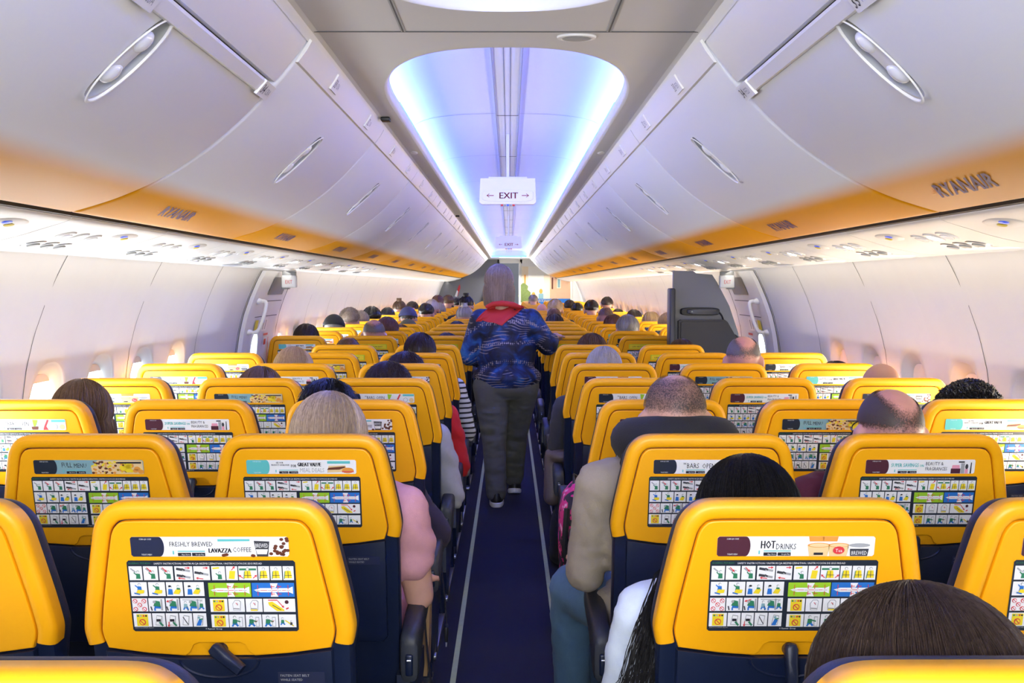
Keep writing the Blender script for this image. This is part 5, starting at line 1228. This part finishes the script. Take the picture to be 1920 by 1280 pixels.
person(12, 815, 579, 'person with low dark hair just below the smooth grey head', 'short', 'dark', 'light', 'charcoal')
person(8, 838, 624, 'person whose dark hair barely shows above a left aisle seat', 'short', 'dark', 'light', 'charcoal')
person(15, 841, 561, 'person with straight dark maroon hair far ahead on the left', 'bob', 'dark', 'light', 'plum', opt={'drop': 0.1})
person(16, 858, 558, 'person with wide black hair far ahead on the left', 'short', 'black', 'light', 'black')
person(18, 874, 554, 'person with small black top bun near the front wall', 'updo', 'black', 'light', 'charcoal')
person(18, 821, 553, 'person with dark red brown hair close to the front, left side', 'short', 'auburn', 'light', 'scarlet')
person(19, 840, 553, 'person with curly brown hair close to the front, left side', 'curly', 'mid', 'light', 'charcoal')
person(17, 810, 561, 'person with pale grey hair close to the front at left', 'short', 'silver', 'light', 'charcoal')
person(16, 799, 568, 'person with low black hair at left, before the pale grey head', 'short', 'black', 'light', 'charcoal')

# belongings and details of the nearest people
b = MB()      # neck pillow of the shaved person
rg = []
for k in range(25):
    a = PI * (0.02 + 1.46 * (k / 24)) - PI * 0.24 + PI; rr = 0.052 + 0.012 * math.sin(PI * k / 24)
    cx_, cy_ = 0.108 * math.cos(a), 0.100 * math.sin(a); rg.append(((cx_, 0.205 + cy_ * 1.0, 1.035 + 0.02 * math.sin(PI * k / 24)), rr))
b.tube([p for p, r_ in rg], [r_ for p, r_ in rg], CL['black'], 16); b.ell(rg[0][0], (rg[0][1],) * 3, CL['black']); b.ell(rg[-1][0], (rg[-1][1],) * 3, CL['black'])
b.ell((0, 0.115, 1.00), (0.15, 0.052, 0.085), CL['black'], 24, 12)
np_ = b.build('neck_pillow', P2); np_.location = (0, 0, 0.022) 
g = MB()
for s in (-1, 1):
    g.tube([(s * 0.082, 0.20, 1.118), (s * 0.080, 0.26, 1.122), (s * 0.066, 0.31, 1.122)], 0.0022, M['black'], 6)
    g.tube([(s * 0.036 + 0.026 * math.cos(a), 0.312, 1.118 + 0.02 * math.sin(a)) for a in [2 * PI * k / 16 for k in range(17)]], 0.0018, M['black'], 6)
g.build('glasses', P3)
# loose strands of the long black hair hanging beside the seat
rnd = random.Random(2); b = MB()
for k in range(150):
    x0 = -0.10 + rnd.uniform(-0.015, 0.03); pts = []
    xe = rnd.uniform(-0.285, -0.185)
    for i in range(9):
        u = i / 8; pts.append((lerp(x0, xe, u ** 0.5) + 0.008 * math.sin(5 * u + k), 0.21 - 0.11 * min(1, u * 2) + rnd.uniform(-.003, .003), 1.08 - (0.30 + 0.10 * rnd.random()) * u))
    b.tube(pts, [0.0013 * (1 - .6 * i / 8) for i in range(9)], M['white'], 3, cap=False)
me = b.mesh('loose_hair'); me.materials.clear(); me.materials.append(None); mesh_obj('loose_hair', me, HM['black'], P1)

# ------------------------------------------------------------------ the standing woman in the aisle
def shirt_mat():
    m = mat('patterned_blue_shirt', (0.01, 0.03, 0.12), 0.6); nt = m.node_tree; b = nt.nodes['Principled BSDF']; N = nt.nodes.new; Lk = nt.links.new
    tc = N('ShaderNodeTexCoord')
    n = N('ShaderNodeTexNoise'); n.inputs['Scale'].default_value = 9; n.inputs['Detail'].default_value = 5; n.inputs['Distortion'].default_value = 1.0; Lk(tc.outputs['Object'], n.inputs['Vector'])
    cr = N('ShaderNodeValToRGB'); e = cr.color_ramp.elements; e[0].position = 0.40; e[0].color = (0.004, 0.006, 0.018, 1); e[1].position = 0.52; e[1].color = (0.006, 0.022, 0.10, 1)
    x = e.new(0.62); x.color = (0.012, 0.075, 0.30, 1); x = e.new(0.72); x.color = (0.03, 0.16, 0.42, 1); Lk(n.outputs[0], cr.inputs[0])
    def arcs(scale, dist, det, lo, hi, rot):
        mp = N('ShaderNodeMapping'); mp.inputs['Rotation'].default_value = rot; Lk(tc.outputs['Object'], mp.inputs[0])
        w = N('ShaderNodeTexWave'); w.wave_type = 'RINGS'; w.rings_direction = 'SPHERICAL'; w.inputs['Scale'].default_value = scale; w.inputs['Distortion'].default_value = dist; w.inputs['Detail'].default_value = 0; w.inputs['Detail Scale'].default_value = det
        Lk(mp.outputs[0], w.inputs['Vector']); r_ = N('ShaderNodeMapRange'); r_.inputs[1].default_value = lo; r_.inputs[2].default_value = hi; Lk(w.outputs[0], r_.inputs[0]); return r_
    a1 = arcs(1.1, 14, 1.5, 0.90, 0.97, (0, 0, 0)); a2 = arcs(15, 16, 0.45, 0.80, 0.95, (1.2, 0.9, 0.3))
    nm = N('ShaderNodeTexNoise'); nm.inputs['Scale'].default_value = 7; Lk(tc.outputs['Object'], nm.inputs['Vector']); mk = N('ShaderNodeMapRange'); mk.inputs[1].default_value = 0.54; mk.inputs[2].default_value = 0.60; Lk(nm.outputs[0], mk.inputs[0])
    v = N('ShaderNodeTexVoronoi'); v.inputs['Scale'].default_value = 75; v.inputs['Randomness'].default_value = 0.25; Lk(tc.outputs['Object'], v.inputs['Vector']); vd = N('ShaderNodeMapRange'); vd.inputs[1].default_value = 0.5; vd.inputs[2].default_value = 0.25; Lk(v.outputs['Distance'], vd.inputs[0])
    m1 = N('ShaderNodeMath'); m1.operation = 'MULTIPLY'; Lk(a1.outputs[0], m1.inputs[0]); Lk(vd.outputs[0], m1.inputs[1])
    m2 = N('ShaderNodeMath'); m2.operation = 'MULTIPLY'; Lk(a2.outputs[0], m2.inputs[0]); Lk(mk.outputs[0], m2.inputs[1])
    m3 = N('ShaderNodeMath'); m3.operation = 'MULTIPLY'; m3.inputs[1].default_value = 0.75; Lk(m2.outputs[0], m3.inputs[0])
    mm = N('ShaderNodeMath'); mm.operation = 'MAXIMUM'; Lk(m1.outputs[0], mm.inputs[0]); Lk(m3.outputs[0], mm.inputs[1])
    mx = N('ShaderNodeMix'); mx.data_type = 'RGBA'; mx.inputs[7].default_value = (0.42, 0.36, 0.36, 1); Lk(mm.outputs[0], mx.inputs[0]); Lk(cr.outputs[0], mx.inputs[6]); Lk(mx.outputs[2], b.inputs['Base Color']); return m
W0 = Vector((0, 6.95, 0)); wm = empty('person', W0); tag(wm, 'standing woman in blue patterned blouse and red scarf, walking up the aisle', 'person')
WH = Vector((-0.062, 0.10, 1.508))
lf = [(-0.115, 0.06, 0.80), (-0.095, 0.02, 0.46), (-0.080, -0.02, 0.09)]; rf = [(0.085, 0.08, 0.80), (0.055, 0.26, 0.47), (0.040, 0.40, 0.12)]
shL, elL, haL = Vector((-0.185, 0.09, 1.245)), Vector((-0.265, 0.13, 1.00)), Vector((-0.15, 0.30, 0.96)); shR, elR, haR = Vector((0.150, 0.09, 1.245)), Vector((0.268, 0.10, 1.075)), Vector((0.325, 0.27, 1.125))
tor = [('e', (-0.012, 0.09, 0.84), (0.205, 0.165, 0.15)), ('e', (-0.015, 0.10, 1.02), (0.190, 0.150, 0.20)), ('e', (-0.018, 0.10, 1.18), (0.180, 0.125, 0.14)), ('c', (-0.15, 0.09, 1.245), 0.062, (0.115, 0.09, 1.245), 0.062)]
sk = tor + [('c', (-0.03, 0.085, 1.27), 0.058, (-0.055, 0.09, 1.42), 0.052)] + head_prims(WH, 0.98)
for a, b_, c_ in (lf, rf): sk += [('c', a, 0.10, b_, 0.070), ('c', b_, 0.066, c_, 0.045)]
for a, b_, c_, s in ((shL, elL, haL, -1), (shR, elR, haR, 1)): sk += [('c', a, 0.055, b_, 0.045), ('c', b_, 0.043, c_, 0.028)] + hand_prims(c_, (c_ - b_).normalized() + Vector((0, .3, -.2)), -s, 0.95)
mesh_obj('body', organic('person_body', sk, 0.0075, 3), SK['light'], wm)
top = [(p[0], p[1], tuple(r_ + 0.016 for r_ in p[2])) if p[0] == 'e' else (p[0], p[1], p[2] + 0.016, p[3], p[4] + 0.016) for p in tor]
top += [('c', shL, 0.078, elL, 0.070), ('c', elL, 0.068, elL.lerp(haL, 0.5), 0.058), ('c', shR, 0.080, elR, 0.072), ('c', elR, 0.070, elR.lerp(haR, 0.45), 0.058), ('e', (-0.008, 0.085, 0.86), (0.238, 0.185, 0.10))]
# sleeve hem and blouse hem stay open and flared
blouse = organic('blouse', top, 0.009, 4)
for v in blouse.vertices:      # flat hem
    if v.co.z < 0.775: v.co.z = 0.775 + (v.co.z - 0.775) * 0.06; v.co.x *= 1.02
mesh_obj('blouse', blouse, shirt_mat(), wm)
bm = bmesh.new(); bm.from_mesh(blouse); bvh = BVHTree.FromBMesh(bm)
# scarf laid over the shoulders, found on the back of the blouse
grid = []; NX, NZ = 40, 22
for j in range(NZ + 1):
    row = []
    for i in range(NX + 1):
        u = i / NX; x = lerp(-0.215, 0.135, u)
        topz = 1.345 - 0.10 * max(0, (0.30 - u) / 0.30) ** 1.3 - 0.02 * max(0, (u - .85) / .15); lowz = 1.255 - 0.04 * (1 - abs(u - 0.5) / 0.5) if u < 0.5 else 1.215 + (u - 0.5) * 0.27
        if u < 0.12: lowz = 1.235 - 0.0 * u
        z = lerp(topz, min(lowz, topz - 0.004), j / NZ); hit = bvh.ray_cast(Vector((x, -1, z)), Vector((0, 1, 0)))
        y = hit[0].y if hit[0] is not None else 0.06
        y = min(y, 0.075); row.append((x, y - 0.010 - 0.004 * math.sin(u * 9 + j * 0.5), z + 0.003 * math.sin(u * 23)))
    grid.append(row)
b = MB(); b.loft(grid, mat('red_scarf', (0.62, 0.035, 0.03), 0.75, bump=0.2, bscale=300), cap=False, closed=False)
b.tube([(-0.145, 0.03, 1.335), (-0.10, -0.005, 1.355), (-0.04, -0.015, 1.360), (0.03, 0.0, 1.352), (0.08, 0.04, 1.335)], [0.012, 0.018, 0.02, 0.018, 0.012], MATS['red_scarf'], 10); b.build('scarf', wm)
tr = [('e', (-0.012, 0.09, 0.80), (0.222, 0.175, 0.115))]
for a, b_, c_ in (lf, rf): tr += [('c', a, 0.128, b_, 0.088), ('c', b_, 0.083, c_, 0.070)]
trm = organic('trousers', tr, 0.010, 3)
for v in trm.vertices:
    z = v.co.z
    if z < 0.72: v.co.y += 0.012 * noise.noise(Vector((v.co.x * 9, v.co.y * 5, z * 26))) + 0.006 * noise.noise(Vector((v.co.x * 20, 3, z * 50)))
mesh_obj('trousers', trm, CL['olive'], wm)
for (fx, fy, fz, pitch) in ((-0.078, -0.03, 0.0, 0), (0.045, 0.40, 0.0, -14)):
    b = MB(); rot = Matrix.Rotation(R(pitch), 3, 'X')
    def ft(w, l0, l1, z, n=20): return [Vector((fx, fy, fz + 0.012)) + rot @ Vector((w * superell(1, 1, 2 * PI * k / n, 2.6)[0], lerp(l0, l1, (superell(1, 1, 2 * PI * k / n, 2.6)[1] + 1) / 2), z)) for k in range(n)]
    up = MB(); up.loft([ft(0.044, -0.06, 0.19, 0.018), ft(0.046, -0.062, 0.192, 0.035), ft(0.040, -0.058, 0.17, 0.062), ft(0.034, -0.052, 0.08, 0.09), ft(0.030, -0.046, 0.03, 0.105)], M['black']); sh = up.build('shoe', wm)
    so = MB(); so.loft([ft(0.044, -0.06, 0.19, -0.012), ft(0.049, -0.067, 0.198, -0.004), ft(0.049, -0.067, 0.198, 0.016), ft(0.045, -0.062, 0.192, 0.021)], M['signw']); so.build('sole', sh)
WHR = HR * 0.98
mesh_obj('hair', hair_mesh('bob', 0.022, 2600, 5, 0.15, 0.0013, 0.007, WH, WHR), HM['ash'], wm)

# ------------------------------------------------------------------ loose things along the aisle
def belt(x, y, z0, label, s):
    e = empty('seat_belt', (x, y, z0)); tag(e, label, 'seat belt')
    b = MB(); n = 10
    for off_ in (0.0,):
        rows = [[(-0.012 * math.cos(u * 3), -0.020 + 0.004 * math.sin(u * 9), -u * 0.33), (-0.012 * math.cos(u * 3) , 0.020, -u * 0.33)] for u in [k / n for k in range(n + 1)]]
        b.loft([[(p[0] - 0.001, p[1], p[2]) for p in r_] + [(p[0] + 0.001, p[1], p[2]) for p in r_[::-1]] for r_ in rows], M['belt'])
    b.build('webbing', e); q = MB(); q.box((0.01, 0, -0.35), (0.012, 0.045, 0.055), M['black'], bev=0.004); q.box((0.01, 0, -0.385), (0.004, 0.03, 0.02), M['metal']); q.build('buckle', e)
belt(-0.225, 3.62, 0.60, 'black seat belt hanging into the aisle beside the pale jeans knee', -1)
belt(-0.232, 3.05, 0.52, 'black seat belt hanging lower, nearest one left of the aisle', -1)
belt(0.236, 5.45, 0.58, 'black seat belt hanging right of the aisle below the cream sleeve', 1)
# magenta patterned backpack on the right
def bagm():
    m = mat('magenta_floral_fabric', (0.6, 0.02, 0.16), 0.7); nt = m.node_tree; b = nt.nodes['Principled BSDF']; tc = nt.nodes.new('ShaderNodeTexCoord'); n = nt.nodes.new('ShaderNodeTexNoise'); n.inputs['Scale'].default_value = 14; n.inputs['Distortion'].default_value = 1.5
    cr = nt.nodes.new('ShaderNodeValToRGB'); cr.color_ramp.interpolation = 'CONSTANT'; cr.color_ramp.elements[0].color = (0.015, 0.01, 0.02, 1); cr.color_ramp.elements[1].position = 0.47; cr.color_ramp.elements[1].color = (0.62, 0.02, 0.17, 1); x = cr.color_ramp.elements.new(0.66); x.color = (0.75, 0.35, 0.5, 1)
    nt.links.new(tc.outputs['Object'], n.inputs['Vector']); nt.links.new(n.outputs[0], cr.inputs[0]); nt.links.new(cr.outputs[0], b.inputs['Base Color']); return m
bg = empty('backpack', (0.27, 3.72, 0.42)); tag(bg, 'magenta and black patterned backpack on the lap right of the aisle', 'backpack')
b = MB(); rows = []
for z, k in ((0.0, .8), (0.02, .95), (0.12, 1.0), (0.24, .98), (0.31, .8), (0.345, .45), (0.355, .12)): rows.append([(superell(0.085 * k, 0.13 * k, 2 * PI * i / 28, 3)[0], superell(0.085 * k, 0.13 * k, 2 * PI * i / 28, 3)[1], z) for i in range(28)])
b.loft(rows, bagm()); b.build('bag_body', bg); b = MB(); b.tube([(-0.03, -0.02, 0.34), (-0.03, 0, 0.375), (0.03, 0.02, 0.34)], 0.007, M['black'], 8); b.build('handle', bg)
b = MB(); b.tube([(-0.06, -0.125, 0.28), (-0.07, -0.14, 0.15), (-0.05, -0.125, 0.02)], 0.011, M['black'], 8); b.build('strap', bg)
# folded brown jacket on a lap, tan handbag at the left, paper bag
b = MB(); rr = random.Random(4)
jm = organic('folded_jacket', [('e', (0, 0, 0), (0.08, 0.12, 0.045)), ('c', (-0.05, -0.04, 0), 0.035, (-0.045, -0.05, -0.20), 0.045), ('c', (0.0, -0.03, 0), 0.03, (0.0, -0.05, -0.16), 0.04), ('e', (0.03, 0.03, 0.03), (0.07, 0.07, 0.03))], 0.008, 3)
o = mesh_obj('folded_jacket', jm, mat('brown_nylon', (0.10, 0.075, 0.07), 0.5, bump=0.5, bscale=40), None, (0.262, 5.05, 0.655)); tag(o, 'folded grey brown jacket draped over a right aisle armrest', 'jacket')
jm = organic('handbag', [('e', (0, 0, 0.10), (0.05, 0.10, 0.10)), ('e', (0, 0, 0.05), (0.055, 0.11, 0.05))], 0.008, 2)
o = mesh_obj('handbag', jm, mat('snake_print_leather', (0.30, 0.24, 0.17), 0.5, noise_amt=0.7, nscale=45), None, (-0.285, 6.3, 0.30)); tag(o, 'cream and brown patterned handbag left of the walking woman', 'handbag')
b = MB(); b.loft([[(-0.05, -0.07, 0), (0.05, -0.07, 0), (0.05, 0.07, 0), (-0.05, 0.07, 0)], [(-0.055, -0.075, 0.22), (0.06, -0.07, 0.23), (0.055, 0.075, 0.22), (-0.05, 0.07, 0.235)]], M['kraft'], cap=False); b.poly([(-0.05, -0.07, 0.001), (0.05, -0.07, 0.001), (0.05, 0.07, 0.001), (-0.05, 0.07, 0.001)], M['kraft'])
o = b.build('paper_bag', smooth=False, loc=(-0.29, 3.15, 0.30)); tag(o, 'brown paper bag beside the nearest left aisle seats', 'paper bag')
for x, y, z in ((0.27, 5.45, 0.0),):
    jm = organic('dark_bag', [('e', (0, 0, 0.16), (0.05, 0.10, 0.16)), ('e', (0, 0.02, 0.06), (0.055, 0.12, 0.06))], 0.01, 2)
    o = mesh_obj('floor_bag', jm, CL['black'], None, (x, y, z)); tag(o, 'black soft bag on the floor at the right aisle edge', 'bag')
